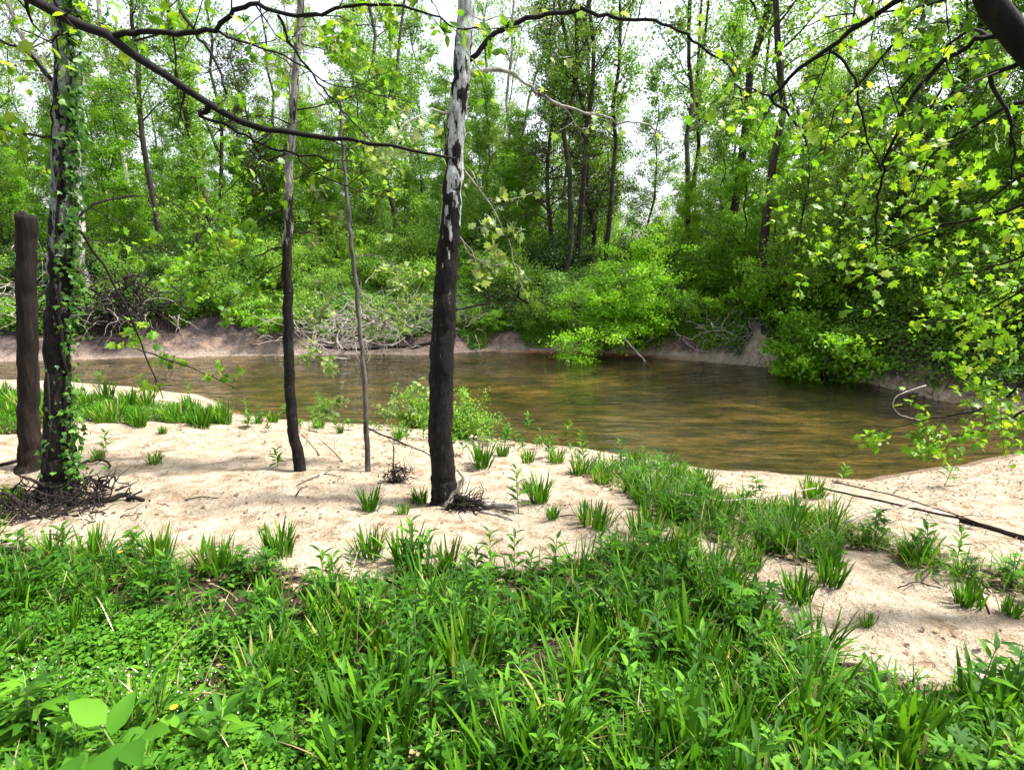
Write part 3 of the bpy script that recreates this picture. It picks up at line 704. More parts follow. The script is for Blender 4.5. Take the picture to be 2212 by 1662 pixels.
limb([(230, 78), (300, 70), (400, 72), (468, 62), (500, 25), (545, 2), (585, 25), (640, 36), (700, 28), (740, 8), (850, 10)], (Y0, Y0 - .3), .015, .006, 8, .35, 3, .055, lf)
limb([(600, 32), (625, 90), (665, 150), (720, 215), (770, 270), (800, 305)], (Y0 - .2, Y0), .007, .003, 6, .3, 2, .055, lf)
limb([(470, 66), (540, 95), (640, 130), (700, 180), (790, 195), (850, 220)], (Y0 - .1, Y0 + .2), .006, .002, 7, .3, 2, .05, lf)
limb([(457, 222), (445, 238), (430, 250)], Y0, .016, .013, 0, .1, 0, .05, lf)
limb([(430, 250), (470, 262), (520, 285), (570, 320), (640, 333), (720, 345)], Y0, .008, .004, 5, .3, 2, .05, lf)
limb([(640, 330), (680, 375), (760, 410), (850, 430)], (Y0, Y0 + .3), .005, .002, 6, .25, 3, .05, lf)
limb([(510, 290), (570, 360), (575, 400), (540, 420)], (Y0, Y0 + .2), .004, .0015, 4, .2, 2, .05, lf)
limb([(390, 22), (440, 90), (480, 160), (490, 200)], (Y0 + .1, Y0), .009, .006, 3, .25, 1, .05, lf)
limb([(100, -40), (140, 60), (110, 95), (40, 60)], (Y0 + .2, Y0 + .3), .008, .003, 5, .3, 3, .05, lf)
limb([(850, 12), (940, 40), (1010, 70), (1070, 60)], (Y0 - .3, Y0 - .3), .006, .002, 8, .28, 7, .05, lf)
LIMB_TPL = (SYC, 1.0)

# tree outside the right edge: trunk corner and hanging boughs
tb = np.array([4.35, 3.0, 0.0]); tb[2] = height(tb[0], tb[1])
t = thing('overhanging_tree', tb, 'leaning tree with dark leaning trunk and drooping boughs of large yellow-green lobed leaves', 'tree')
corner = pl([(2150, 10), (2200, 90), (2290, 200)], 3.0)
mb = MB(); P = np.concatenate([[tb - (0, 0, .3), tb + (0, 0, .6)], corner[::-1], pl([(2100, -80), (2020, -260)], 3.0)])
P[2:3] = corner[2:3]
mb.tube(wiggle(P, 24, .01), np.linspace(.125, .045, 24), 16, .06)
part('trunk', mb, M['bark_dark'], t, smooth=True)
lf = Leafy()
Yr = 3.6
limb([(2080, -60), (1940, 0), (1830, 72), (1720, 152), (1664, 206)], (3.0, Yr), .016, .009, 7, 0.68, 3, .055, lf, sub=2)
limb([(1664, 206), (1700, 245), (1735, 285), (1748, 340), (1748, 400), (1752, 440)], (Yr, Yr + .1), .009, .002, 5, 0.41, 3, .055, lf, sub=2)
limb([(1790, 108), (1820, 130), (1850, 180), (1860, 250), (1880, 320), (1905, 370)], (Yr, Yr - .2), .009, .004, 7, 0.47, 3, .055, lf, sub=2)
limb([(2200, 60), (2090, 92), (2050, 130), (1990, 180), (1950, 240), (1930, 310), (1908, 370), (1895, 430), (1888, 470), (1892, 530), (1898, 590)], (3.1, 3.5), .014, .003, 10, 0.54, 4, .055, lf, sub=2)
limb([(2260, 110), (2170, 150), (2130, 162), (2150, 200), (2178, 260), (2190, 330), (2188, 390)], (3.0, 3.3), .014, .004, 7, 0.47, 3, .055, lf, sub=2)
limb([(1662, 206), (1620, 190), (1570, 190), (1540, 170)], Yr, .006, .002, 6, 0.41, 3, .058, lf, sub=2)
limb([(2240, 80), (2150, 90), (2060, 40), (1980, 60)], (3.0, 4.2), .012, .004, 9, 0.68, 6, .055, lf, sub=2)
limb([(2260, 200), (2160, 240), (2060, 290), (1990, 360), (1960, 450)], (3.2, 4.2), .011, .003, 9, 0.61, 5, .055, lf, sub=2)
limb([(2280, 330), (2180, 400), (2100, 460), (2000, 470)], (3.2, 4.6), .010, .003, 9, 0.61, 5, .055, lf, sub=2)
limb([(2290, 420), (2160, 460), (2060, 480), (1960, 520), (1850, 560), (1740, 590)], (3.2, 5.0), .011, .003, 11, 0.61, 6, .055, lf, sub=2)
limb([(2300, 480), (2200, 560), (2100, 590), (2020, 600)], (3.2, 4.8), .010, .003, 10, 0.54, 6, .055, lf, sub=2)
limb([(2320, 560), (2230, 660), (2160, 700), (2120, 760)], (3.2, 4.2), .010, .003, 10, 0.54, 6, .055, lf, sub=2)
limb([(2330, 720), (2230, 820), (2140, 880), (2040, 900), (1950, 920), (1900, 925)], (3.4, 4.6), .010, .002, 16, .34, 6, .055, lf, sub=2)
limb([(2330, 790), (2230, 880), (2130, 930), (2030, 950), (1960, 965)], (3.5, 4.8), .009, .002, 14, .32, 6, .055, lf, sub=2)
limb([(1950, 70), (1880, 160), (1800, 230), (1780, 330)], (3.9, 4.6), .008, .003, 10, 0.68, 6, .055, lf, sub=2)
limb([(2050, 160), (1960, 330), (1850, 430), (1800, 500)], (4.4, 5.2), .008, .003, 10, 0.68, 6, .055, lf, sub=2)
limb([(2340, 500), (2240, 610), (2120, 680), (2020, 700), (1930, 690)], (3.4, 5.2), .010, .003, 11, 0.61, 5, .055, lf, sub=2)
limb([(2100, 60), (2000, 130), (1880, 260), (1760, 330), (1650, 350)], (4.2, 5.6), .010, .003, 11, 0.74, 4, .055, lf, sub=2)
limb([(2160, -40), (1980, 20), (1800, 30), (1680, 80)], (4.0, 5.2), .010, .003, 9, 0.74, 4, .055, lf, sub=2)

# ------------------------------------------------------------------ far bank: forest trees built once per kind, then copied
def forest_meshes(seed, h, r, lo, spread, nb, nleaf, ls, up=0.9, fork=False, tpl=RHOMB, sparse_top=1.0, lean=0.0):
    global RG
    keep = RG; RG = np.random.default_rng(seed)
    tr, cr = MB(), MB()
    n = 14; z = np.linspace(0, h, n); b = np.cumsum(RG.normal(size=(n, 2)) * 0.15, 0); b += np.outer(z, RG.normal(size=2) * lean)
    S = np.stack([b[:, 0] - b[0, 0], b[:, 1] - b[0, 1], z], 1)
    stems = [(S, np.linspace(r, r * .18, n))]
    tr.tube(np.concatenate([[S[0] - (0, 0, .4)], S]), np.concatenate([[r * 1.3], stems[0][1]]), 8, .06)
    if fork:
        k0 = n // 3; d = RG.normal(size=2); d /= np.linalg.norm(d)
        F = S[k0:].copy(); g = np.linspace(0, 1, n - k0) ** .8
        F[:, :2] += np.outer(g, d) * h * .16 + RG.normal(size=(n - k0, 2)) * .08; F[0] = S[k0]
        rr = np.linspace(r * .65, r * .12, n - k0); tr.tube(F, rr, 7, .05); stems.append((F, rr))
    anchors = []
    for j in range(nb):
        St, Rr = stems[j % len(stems)]
        t = lo + (1 - lo) * (j + RG.random()) / nb if len(stems) == 1 else max(lo, .36) + (1 - max(lo, .36)) * RG.random()
        zt = t * h; i = np.clip(np.searchsorted(St[:, 2], zt) - 1, 0, len(St) - 2)
        fr = np.clip((zt - St[i, 2]) / max(1e-6, St[i + 1, 2] - St[i, 2]), 0, 1); p = St[i] + (St[i + 1] - St[i]) * fr
        a = RG.random() * 6.283; L = spread * (1.15 - .75 * (t - lo) / (1 - lo + 1e-6)) * (.55 + .7 * RG.random())
        d = np.array([math.cos(a), math.sin(a), up * (.3 + .9 * RG.random())])
        B = curve_out(p, d, L, 6, -0.04, .05)
        rb = max(.012, Rr[i] * .38); tr.tube(B, np.linspace(rb, .006, len(B)), 5)
        for q in range(5):
            i2 = RG.integers(1, len(B) - 1); d2 = (B[i2 + 1] - B[i2]); d2 = d2 / np.linalg.norm(d2) * .7 + rdir(1)[0] * .8; d2[2] += .2
            W = curve_out(B[i2], d2, L * .45, 3, 0, .05); tr.tube(W, np.linspace(rb * .35, .004, len(W)), 3)
            anchors += [W[1], W[2], W[3]]
        anchors += [B[-1], B[-2]]
    A = np.array(anchors)
    w = 1 - (1 - sparse_top) * np.clip((A[:, 2] / h - lo) / (1 - lo), 0, 1); w /= w.sum()
    idx = RG.choice(len(A), nleaf, p=w)
    P = A[idx] + RG.normal(size=(nleaf, 3)) * (.09 + .03 * spread) * np.array([1, 1, .6])
    D = rdir(nleaf); D[:, 2] -= .25; nz = rdir(nleaf); nz[:, 2] += .8
    clump = RG.random(len(A))[idx]
    cr.leaves(tpl, P, D, nz, ls * (.6 + .8 * RG.random(nleaf)), np.clip(.65 * clump + .35 * RG.random(nleaf), 0, 1))
    RG = keep
    return tr.mesh('trunk', None, True), cr.mesh('crown')
def bush_meshes(seed, h, w, nst, nleaf, ls, tier=0.0):
    global RG
    keep = RG; RG = np.random.default_rng(seed)
    st, cr = MB(), MB(); A = []
    for j in range(nst):
        a = RG.random() * 6.283; d = np.array([math.cos(a) * w / h, math.sin(a) * w / h, .9 + RG.random() * .4])
        B = curve_out(np.array([RG.normal() * .08, RG.normal() * .08, -.1]), d, h * (.7 + .5 * RG.random()), 6, .03, .06)
        st.tube(B, np.linspace(.028, .006, len(B)), 5)
        for q in range(6):
            i2 = RG.integers(1, len(B) - 1); d2 = rdir(1)[0]; d2[2] = abs(d2[2]) * (.3 if tier else .8)
            W = curve_out(B[i2], d2, h * .32 * (.5 + RG.random()), 4, .03, .06); st.tube(W, np.linspace(.01, .003, len(W)), 3)
            A += [W[1], W[2], W[3], W[4]]
    A = np.array(A); idx = RG.integers(0, len(A), nleaf)
    P = A[idx] + RG.normal(size=(nleaf, 3)) * h * .065 * np.array([1, 1, .5 if tier else .9])
    P[:, 2] = np.maximum(P[:, 2], .02)
    D = rdir(nleaf); D[:, 2] -= .3; nz = rdir(nleaf); nz[:, 2] += 1.4
    clump = RG.random(len(A))[idx]
    cr.leaves(RHOMB, P, D, nz, ls * (.6 + .8 * RG.random(nleaf)), np.clip(.6 * clump + .4 * RG.random(nleaf), 0, 1))
    RG = keep
    return st.mesh('stems', None, True), cr.mesh('foliage')

KINDS = {}
def kind(key, name, meshes, bark, leaf, label, cat, group, pn=('trunk', 'crown')):
    a, b = meshes; a.materials.append(M[bark]); b.materials.append(M[leaf])
    KINDS.setdefault(key, []).append([name, a, b, label, cat, group, pn, 0])
for s_ in range(3):
    kind('tall', 'forest_tree', forest_meshes(100 + s_, 17 + s_ * 2, .11 + .02 * s_, .30, 2.6, 34, 6500, .10, 1.1, s_ == 1, sparse_top=.35, lean=.03), 'bark_far', 'leaf_far',
         'tall thin sparse-leaved tree across the river', 'tree', 'tall sparse trees across the river')
for s_ in range(3):
    kind('leafy', 'forest_tree', forest_meshes(200 + s_, 11 + s_ * 1.5, .09, .14, 2.4, 44, 14000, .105, .7, False, sparse_top=.6, lean=.03), 'bark_far', 'leaf_far',
         'leafy low-branching green tree across the river', 'tree', 'leafy mid-height trees across the river')
for s_ in range(2):
    kind('bright', 'forest_tree', forest_meshes(300 + s_, 7.5 + s_ * 1.5, .06, .12, 2.0, 40, 13000, .10, .5, False, lean=.04), 'bark_far', 'leaf_bright',
         'small bright green understory tree across the river', 'tree', 'bright understory trees across the river')
for s_ in range(2):
    kind('pale', 'forest_tree', forest_meshes(400 + s_, 15 + 2 * s_, .14, .30, 2.4, 32, 6500, .10, .9, True, sparse_top=.5, lean=.03), 'bark_pale', 'leaf_pale',
         'pale-barked forked sycamore across the river', 'tree', 'pale-barked trees across the river')
for s_ in range(2):
    kind('cedar', 'cedar_tree', forest_meshes(500 + s_, 9 + 2 * s_, .10, .16, 1.5, 60, 11000, .075, .25, False, sparse_top=.8), 'bark_far', 'leaf_cedar',
         'narrow dark olive cedar across the river', 'tree', 'dark cedars across the river')
for s_ in range(3):
    kind('bush', 'shrub', bush_meshes(600 + s_, 1.9 + .3 * s_, 1.5, 9, 5500, .085), 'bark_far', 'leaf_far',
         'rounded mid-green shrub on the far bank', 'shrub', 'shrubs on the far bank', ('stems', 'foliage'))
for s_ in range(2):
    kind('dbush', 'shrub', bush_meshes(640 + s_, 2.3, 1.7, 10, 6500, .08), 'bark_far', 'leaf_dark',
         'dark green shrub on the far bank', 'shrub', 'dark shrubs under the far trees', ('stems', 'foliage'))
for s_ in range(2):
    kind('ybush', 'shrub', bush_meshes(660 + s_, 1.8, 1.5, 9, 5000, .085, 1), 'bark_far', 'leaf_bright',
         'bright yellow-green shrub on the far bank', 'shrub', 'bright shrubs on the far bank', ('stems', 'foliage'))
LAND = [(-1500, 'above the bare pink bank'), (170, 'behind the root wad'), (380, 'past the dark root wad'), (600, 'behind the slender crooked sycamore'), (780, 'behind the fallen brush'), (980, 'behind the white-patched trunk'), (1180, 'beside the box elder'), (1330, 'behind the box elder'),
        (1500, 'by the tangle of bleached twigs'), (1630, 'above the bare sandy slip'), (1800, 'above the dark drift tangle'), (2000, 'behind the drooping boughs'), (2250, 'beyond the drooping boughs')]
def describe(lab, group, x, y, scale, tilt):
    e = y - yfar(x); u = 1106 + FPX * _cp * x / y
    lm = [b for a, b in LAND if u >= a][-1]
    band = 'on the bank edge' if e < 4 else 'just back from the edge' if e < 9 else 'further back' if e < 20 else 'deep in the wood' if e < 38 else 'far off'
    look = lab.split(' across')[0].split(' on the far')[0].split(' under the trees')[0].split(' among')[0]
    words = ('leaning ' if abs(tilt) > .05 else '') + look.replace('low-branching ', '') + ' ' + band + ' ' + lm
    return words, group + ' ' + band + ' ' + lm
def place(key, x, y, scale=1.0, rot=None, var=None, sz=None, tilt=0.0, label=None):
    ks = KINDS[key]; k = ks[(RG.integers(len(ks)) if var is None else var) % len(ks)]
    name, a, b, lab, cat, group, pn, _ = k
    o = bpy.data.objects.new(name, None); COL.objects.link(o); o.empty_display_size = .1
    o.location = (x, y, float(height(x, y)) - .03); o.rotation_euler = (RG.normal() * .03, tilt + RG.normal() * .03, RG.random() * 6.28 if rot is None else rot)
    o.scale = (scale, scale, scale if sz is None else sz)
    if not label: label, group = describe(lab, group, x, y, scale, tilt)
    tag(o, label, cat, group)
    for nm, m in zip(pn, (a, b)):
        c = bpy.data.objects.new(nm, m); COL.objects.link(c); c.parent = o
        if nm in ('crown', 'foliage', 'stems'): c['kind'] = 'stuff'
    return o
def far_at(u, e):
    """ground place seen in picture column u, e metres behind the far shore"""
    k = (u - 1106.0) / FPX / _cp
    y = 15.0
    for _ in range(30): y = yfar(k * y) + e
    return k * y, y
# rows of trees, nearest first
def row(keys, us, e0, e1, s0=.8, s1=1.2):
    for u in us:
        u = u + RG.normal() * 14; e_ = e0 + (e1 - e0) * RG.random()
        if e_ > 13 and keys[0] not in ('dbush', 'bush') and (1325 < u < 1450 or 1565 < u < 1625): continue     # clearing behind the box elder
        x, y = far_at(u, e_)
        place(keys[RG.integers(len(keys))], x, y, s0 + (s1 - s0) * RG.random())
# named trees whose trunks read in the picture
for key, u, e, sc, var, tl in [('pale', 232, 3.2, 1.0, 0, .02), ('tall', 1475, 4.0, .95, 0, .03), ('tall', 1530, 4.6, 1.0, 2, -.06), ('tall', 1240, 5.2, .9, 1, .0), ('tall', 1215, 4.6, .8, 2, .03),
                               ('tall', 1300, 6.0, .95, 0, -.04), ('cedar', 1190, 6.5, 1.1, 1, 0), ('cedar', 1270, 7.5, 1.15, 0, 0), ('tall', 880, 6.5, .9, 1, .05), ('tall', 500, 6.0, 1.0, 0, -.03),
                               ('tall', 380, 4.6, .75, 2, 0), ('tall', 1840, 4.5, 1.0, 1, .12), ('cedar', 600, 8, 1.0, 0, 0), ('tall', 1640, 5.5, .85, 2, .08)]:
    x, y = far_at(u, e); place(key, x, y, sc, None, var, None, tl)
row(['leafy', 'leafy', 'bright'], np.arange(-200, 1000, 130), 5, 9, .5, .8)
row(['bright', 'leafy'], np.arange(1000, 1500, 130), 8, 13, .55, .8)
row(['leafy', 'bright', 'leafy'], np.arange(1560, 2500, 105), 3.0, 7, .5, .8)
row(['tall', 'tall', 'pale'], np.arange(-250, 2450, 190), 9, 15, .8, 1.1)
row(['tall'], np.arange(-300, 2500, 190), 15, 24, .8, 1.1)
row(['leafy', 'bright'], np.arange(-300, 2500, 85), 13, 24, .5, .8)
row(['tall'], np.arange(-300, 2500, 230), 24, 38, .8, 1.1)
row(['leafy', 'bright', 'leafy'], np.arange(-300, 2500, 80), 24, 38, .55, .85)
row(['leafy', 'leafy', 'bright'], np.arange(-350, 2550, 62), 38, 62, .6, .95)
for u, e, sc, key in [(930, 14, .95, 'leafy'), (870, 11, .85, 'leafy'), (1010, 17, .95, 'leafy'), (760, 13, .9, 'leafy'), (330, 12, .85, 'leafy'), (60, 10, .9, 'leafy'), (1130, 12, .8, 'bright')]:
    x, y = far_at(u, e); place(key, x, y, sc)
# shrubs on the bank and under the trees
row(['bright', 'leafy', 'bright'], np.arange(-200, 1200, 105), 5, 10, .45, .7)
row(['leafy', 'bright'], np.arange(-200, 2450, 100), 9, 18, .5, .8)
row(['bright', 'leafy'], np.arange(1450, 2450, 85), 2.8, 6, .42, .62)
row(['bush', 'bush', 'ybush'], np.arange(330, 1180, 62), 1.9, 3.6, .55, .9)
row(['bush', 'dbush'], np.arange(-150, 1200, 70), 4, 7, .7, 1.1)
row(['dbush', 'bush', 'dbush'], np.arange(-150, 2400, 62), 7, 12, .8, 1.3)
row(['dbush', 'bush', 'ybush'], np.arange(-200, 2400, 58), 12, 22, .9, 1.5)
row(['bush', 'ybush'], np.concatenate([np.arange(1470, 1600, 48), np.arange(1720, 1900, 60)]), 2.6, 4.0, .5, .75)
row(['bush', 'bush', 'ybush', 'ybush'], np.arange(1900, 2500, 48), 1.5, 3.2, .6, .95)
row(['bush', 'ybush', 'bush'], np.arange(1500, 2500, 50), 3.0, 5.5, .8, 1.3)
row(['bush', 'dbush'], np.arange(-300, 180, 60), 2.5, 5, .6, .9)

for key, u, e, sc in [('ybush', 600, .75, .62), ('bush', 645, .6, .6), ('ybush', 690, .9, .5), ('bush', 1010, .8, .5), ('ybush', 1075, .75, .5), ('bush', 1140, .7, .55), ('bush', 1185, .9, .6), ('bush', 1450, .8, .6), ('ybush', 1500, 1.1, .6), 
                      ('bush', 1930, .8, .8), ('ybush', 2020, .9, .8), ('bush', 420, 1.5, .45), ('bush', 520, 1.3, .5), ('bush', 330, 1.7, .4)]:
    x, y = far_at(u, e); place(key, x, y, sc)
# bright box elder leaning over the water
x, y = far_at(1385, .55)
base = np.array([x, y, height(x, y)])
t = thing('box_elder', base, 'bright lime-green spreading small tree leaning out over the far waterline', 'tree')
tr, cr = MB(), MB(); A = []
for j, (du, dv, dy) in enumerate([(-150, -40, -.8), (-120, 60, -1.2), (-60, -120, -.3), (-20, -10, -1.0), (40, -150, 0), (90, -60, -.4), (70, 40, -.8), (-90, -60, .2), (30, -80, -1.2), (100, -130, .6), (-170, 20, .1), (-130, 120, -1.6), (-30, 60, -1.3), (60, -200, .7)]):
    tip = at(1360 + du, 660 + dv, y + dy)
    mid = base * .5 + tip * .5 + np.array([RG.normal() * .15, 0, .35])
    P = wiggle(np.array([base - (0, 0, .2), base + (tip - base) * .2 + (0, 0, .3), mid, tip]), 12, .03)
    tr.tube(P, np.linspace(.05, .008, 12), 6)
    for q in range(14):
        i = RG.integers(4, 12); d = rdir(1)[0]; d[2] *= .35
        W = curve_out(P[i], d, .35 + .5 * RG.random(), 4, .05, .05); tr.tube(W, np.linspace(.008, .003, 5), 3); A += [W[1], W[2], W[3], W[4]]
A = np.array(A); n = 24000; idx = RG.integers(0, len(A), n)
P = A[idx] + RG.normal(size=(n, 3)) * np.array([.13, .13, .07]); D = rdir(n); D[:, 2] -= .35; nz = rdir(n) * .7; nz[:, 2] += 1.5
cr.leaves(RHOMB, P, D, nz, .075 * (.6 + .8 * RG.random(n)), np.clip(.5 * RG.random(len(A))[idx] + .5 * RG.random(n), 0, 1))
tk = part('trunk', tr, M['bark_far'], t, smooth=True); part('crown', cr, M['leaf_lime'], t, kind='stuff')

# low leafy growth that hides the ground of the far bank
def bank_cover():
    n = 390000
    x = RG.uniform(-17, 17, n); e = np.where(RG.random(n) < .72, RG.gamma(1.7, 1.9, n) + .3, RG.uniform(.1, 1.5, n)); y = yfar(x) + e
    bare = (x < -7.0 + .8 * vnoise(x * 0 + 3.3, e * 2)) & (e < .8 + .6 * vnoise(x * 1.5, e * 0))
    bare |= (.62 - np.abs(x - far_slip[0]) - .45 * e) > 0
    dens = vnoise(x * .8, y * .8)
    k = ~bare & (RG.random(n) < .35 + .95 * dens) & (e < 16) & (e > .12 + .55 * vnoise(x * 1.7 + 40, x * 0 + 2))
    x, y, e = x[k], y[k], e[k]; n = len(x)
    hgt = (.10 + .55 * vnoise(x * 1.3 + 7, y * 1.3) ** 1.5) * RG.random(n) ** .6
    P = np.stack([x, y, height(x, y) + hgt], 1)
    D = rdir(n); D[:, 2] = D[:, 2] * .4 - .25; D[:, 1] -= .4; nz = rdir(n) * .6; nz[:, 2] += 1; nz[:, 1] -= .5
    t_ = np.clip(.7 * vnoise(x * .9, y * .9 + 30) + .5 * RG.random(n) - .1, 0, 1)
    mb = MB(); mb.leaves(RHOMB, P, D, nz, .075 * (.6 + .9 * RG.random(n)), t_)
    o = part('bank_vines', mb, M['leaf_far']); tag(o, 'low leafy vines and weeds spread over the far bank', 'ground cover', kind='stuff')
bank_cover()
# wood far behind, seen as one mass
def far_wood():
    mb = MB(); n = 60000
    cx = RG.uniform(-130, 130, 260); cy = RG.uniform(85, 130, 260); cz = RG.uniform(1, 6, 260)
    i = RG.integers(0, 260, n)
    P = np.stack([cx[i], cy[i], cz[i]], 1) + RG.normal(size=(n, 3)) * np.array([2.4, 2.4, 1.6]); P[:, 2] = np.maximum(P[:, 2], .3)
    ug = 1106 + FPX * _cp * P[:, 0] / P[:, 1]; P = P[(ug < 1330) | (ug > 1445)]; n = len(P)
    mb.leaves(RHOMB, P, rdir(n), rdir(n), .35 * (.6 + .8 * RG.random(n)))
    o = part('distant_wood', mb, M['leaf_far']); tag(o, 'distant green wood closing the view behind the far trees', 'wood', kind='stuff')
far_wood()

# ------------------------------------------------------------------ dead wood
def tangle(name, label, cat, c, size, n, L, r, mat, flat=.6, origin=None, droop=0.0, up=.3, group=None, thick=0, bias=None):
    """a pile of crooked dead twigs round place c; thick of them are limbs of their own"""
    c = np.array(c, float); size = np.array(size, float)
    o = thing(name, (c[0], c[1], float(height(c[0], c[1]))), label, cat, group)
    mb = MB()
    for i in range(n + thick):
        p = c + RG.normal(size=3) * size * .5; p[2] = max(p[2], height(p[0], p[1]) - .02)
        d = rdir(1)[0]; d[2] = d[2] * flat + up * .5
        if bias is not None: d = d * .6 + np.array(bias)
        big = i >= n; l = L * (.5 + RG.random()) * (1.3 if big else 1)
        Q = curve_out(p, d, l, 7, droop, .10)
        Q[:, 2] = np.maximum(Q[:, 2], np.maximum(height(Q[:, 0], Q[:, 1]), WZ - .05) + .004)
        if big:
            b = MB(); b.tube(Q, np.linspace(r * 2.6, r * .8, len(Q)), 7, .15); part('limb', b, mat, o, smooth=True)
        else: mb.tube(Q, np.linspace(r * (.5 + .8 * RG.random()), r * .2, len(Q)), 4, .1)
    part('twigs', mb, mat, o, kind='stuff')
    return o
def stick(label, pts, r0, r1, mat, Y=None, ntw=0, cat='stick', name='stick', lift=.0, twl=.2, group=None):
    a = np.array(pts, float)
    if Y is None:
        P = at_ground(a[:, 0], a[:, 1]); P[:, 2] += r0 * .6 + lift
    else: P = pl(pts, Y)
    P = wiggle(P, max(7, len(P) * 3), r0 * .35)
    if Y is None: P[:, 2] = np.maximum(P[:, 2], height(P[:, 0], P[:, 1]) + r0 * .4)
    mb = MB(); spray(mb, None, P, r0, r1, ntw, twl, 0, .05, sub=1, sides=8)
    return single(name, mb, M[mat], label, cat, group, True, origin=np.array([P[0, 0], P[0, 1], float(height(P[0, 0], P[0, 1]))]))
def far_c(u, v, e=0.0):
    x, y = far_at(u, e); return at(u, v, y)
# far bank
o = tangle('root_wad', 'dark root wad of an undercut tree hanging over the bare far bank', 'roots', far_c(255, 645, 1.0), (1.7, .7, .9), 330, .9, .022, M['drift_dark'], up=-.2, droop=.06, thick=12)
tangle('brush_pile', 'bleached tangled roots hanging below the dark root wad', 'brush pile', far_c(265, 680, .7), (1.7, .5, .5), 60, .8, .014, M['drift'], up=-.3, droop=.10)
tangle('brush_pile', 'grey dead twigs heaped behind the dead broken-off trunk', 'brush pile', far_c(30, 650, 1.3), (2.4, .8, 1.0), 130, .9, .014, M['drift'], up=.1)
tangle('brush_pile', 'pale grey crown of a fallen tree lying in the water behind the sapling', 'brush pile', far_c(760, 720, -.5), (2.2, 1.0, .7), 240, 1.1, .013, M['drift'], up=.25, thick=8, bias=(-.25, -.15, .05))
tangle('brush_pile', 'dead twigs caught on the bank between sapling and white-patched trunk', 'brush pile', far_c(890, 690, .4), (2.2, .7, .8), 130, .8, .013, M['drift'], up=.2, thick=4)
tangle('brush_pile', 'brown dead roots and twigs overhanging the bank beside the box elder', 'brush pile', far_c(1140, 655, 1.0), (2.2, .6, .5), 140, .9, .016, M['drift_dark'], up=0, droop=.06, thick=5)
tangle('brush_pile', 'bleached curved twigs leaning on the far bank right of the box elder', 'brush pile', far_c(1540, 730, .6), (1.2, .5, .7), 60, .9, .014, M['drift'], up=.3, thick=3)
tangle('brush_pile', 'dry vine stems hanging beside the bare sandy slip', 'brush pile', far_c(1590, 730, .6), (.6, .4, .8), 70, .7, .010, M['drift'], up=-.4, droop=.08)
tangle('brush_pile', 'low dark drift at the foot of the bare sandy slip', 'brush pile', far_c(1720, 790, .2), (1.5, .3, .2), 80, .5, .008, M['drift_dark'], up=.05)
tangle('brush_pile', 'grey drift twigs at the end of the sandy strip on the far shore', 'brush pile', far_c(1830, 800, .3), (1.2, .4, .5), 90, .7, .011, M['drift'], up=.2)
tangle('brush_pile', 'dark drift tangle with bleached tips lying in the water below the leafy right bank', 'brush pile', far_c(1960, 850, .2), (2.0, .8, .5), 170, .9, .009, M['drift_dark'], up=.1, bias=(-.3, -.15, 0), thick=6)
tangle('brush_pile', 'bleached twigs poking from the dark drift tangle into the river', 'brush pile', far_c(1900, 850, -.1), (1.2, .5, .25), 45, .8, .011, M['drift'], up=.1, bias=(-.4, -.1, 0))
tangle('brush_pile', 'dark twigs under the overhanging shrubs behind the drooping boughs', 'brush pile', far_c(2130, 860, .5), (1.8, .8, .6), 120, .8, .009, M['drift_dark'], up=.1)
stick('grey log lying along the far waterline behind the sapling', [(940, 738), (860, 752), (760, 755), (650, 748)], .06, .03, 'drift_dark', far_at(800, -.3)[1], 5, 'log', 'fallen_log', twl=.6)
stick('dead branch slanting down the bank behind the white-patched trunk', [(1060, 655), (990, 670), (900, 690), (820, 705)], .035, .012, 'drift_dark', far_at(940, .2)[1], 5, 'branch', 'dead_branch', twl=.6)
stick('bare bough dipping into the river below the box elder', [(1340, 722), (1365, 750), (1390, 775), (1412, 797)], .035, .010, 'drift', far_at(1370, -1.0)[1], 3, 'branch', 'dead_branch', twl=.2)
stick('bleached twig bent like a hook over the water', [(2000, 832), (1960, 845), (1932, 855), (1926, 880), (1945, 898), (1995, 908)], .012, .006, 'drift', 9.5, 0, 'branch', 'dead_branch')
# near bank
tangle('driftwood_pile', 'dark roots and drift heaped round the foot of the ivy-wrapped sycamore', 'driftwood', at_ground(130, 1085) + (0, 0, .08), (.46, .22, .08), 220, .17, .009, M['drift_dark'], up=.0, flat=.4, thick=5)
tangle('driftwood_pile', 'mat of dark twigs and bark on the sand before the ivy-wrapped sycamore', 'driftwood', at_ground(70, 1115) + (0, 0, .03), (.7, .22, .04), 200, .2, .007, M['drift_dark'], up=0, flat=.25)
tangle('driftwood_pile', 'dark tangled drift packed against the foot of the white-patched sycamore', 'driftwood', at_ground(995, 1098) + (0, 0, .03), (.14, .10, .05), 100, .20, .008, M['drift_dark'], up=.02, flat=.4, bias=(.45, -.12, 0), thick=4)
tangle('driftwood_pile', 'small dark ball of roots beside the sapling', 'driftwood', at_ground(858, 1042) + (0, 0, .06), (.13, .11, .09), 170, .11, .005, M['drift_dark'], up=.2)
stick('pale forked stick leaning on the foot of the white-patched sycamore', [(962, 1092), (985, 1058), (1004, 1030), (990, 1015)], .022, .012, 'drift', at_ground(965, 1090)[1] - .12, 0)
stick('dark weathered log with pale top beside the white-patched sycamore', [(990, 1080), (1050, 1092), (1118, 1108)], .040, .018, 'drift', None, 3, 'log', 'driftwood_log')
stick('thin grey stick on sand beside the weathered log', [(1040, 1108), (1080, 1116), (1108, 1126)], .014, .007, 'drift')
stick('dark curved root breaking the sand by the ivy-wrapped sycamore', [(175, 1012), (205, 1000), (235, 1005), (240, 1018)], .018, .008, 'drift_dark', None, 2, 'root', 'driftwood_root', .03)
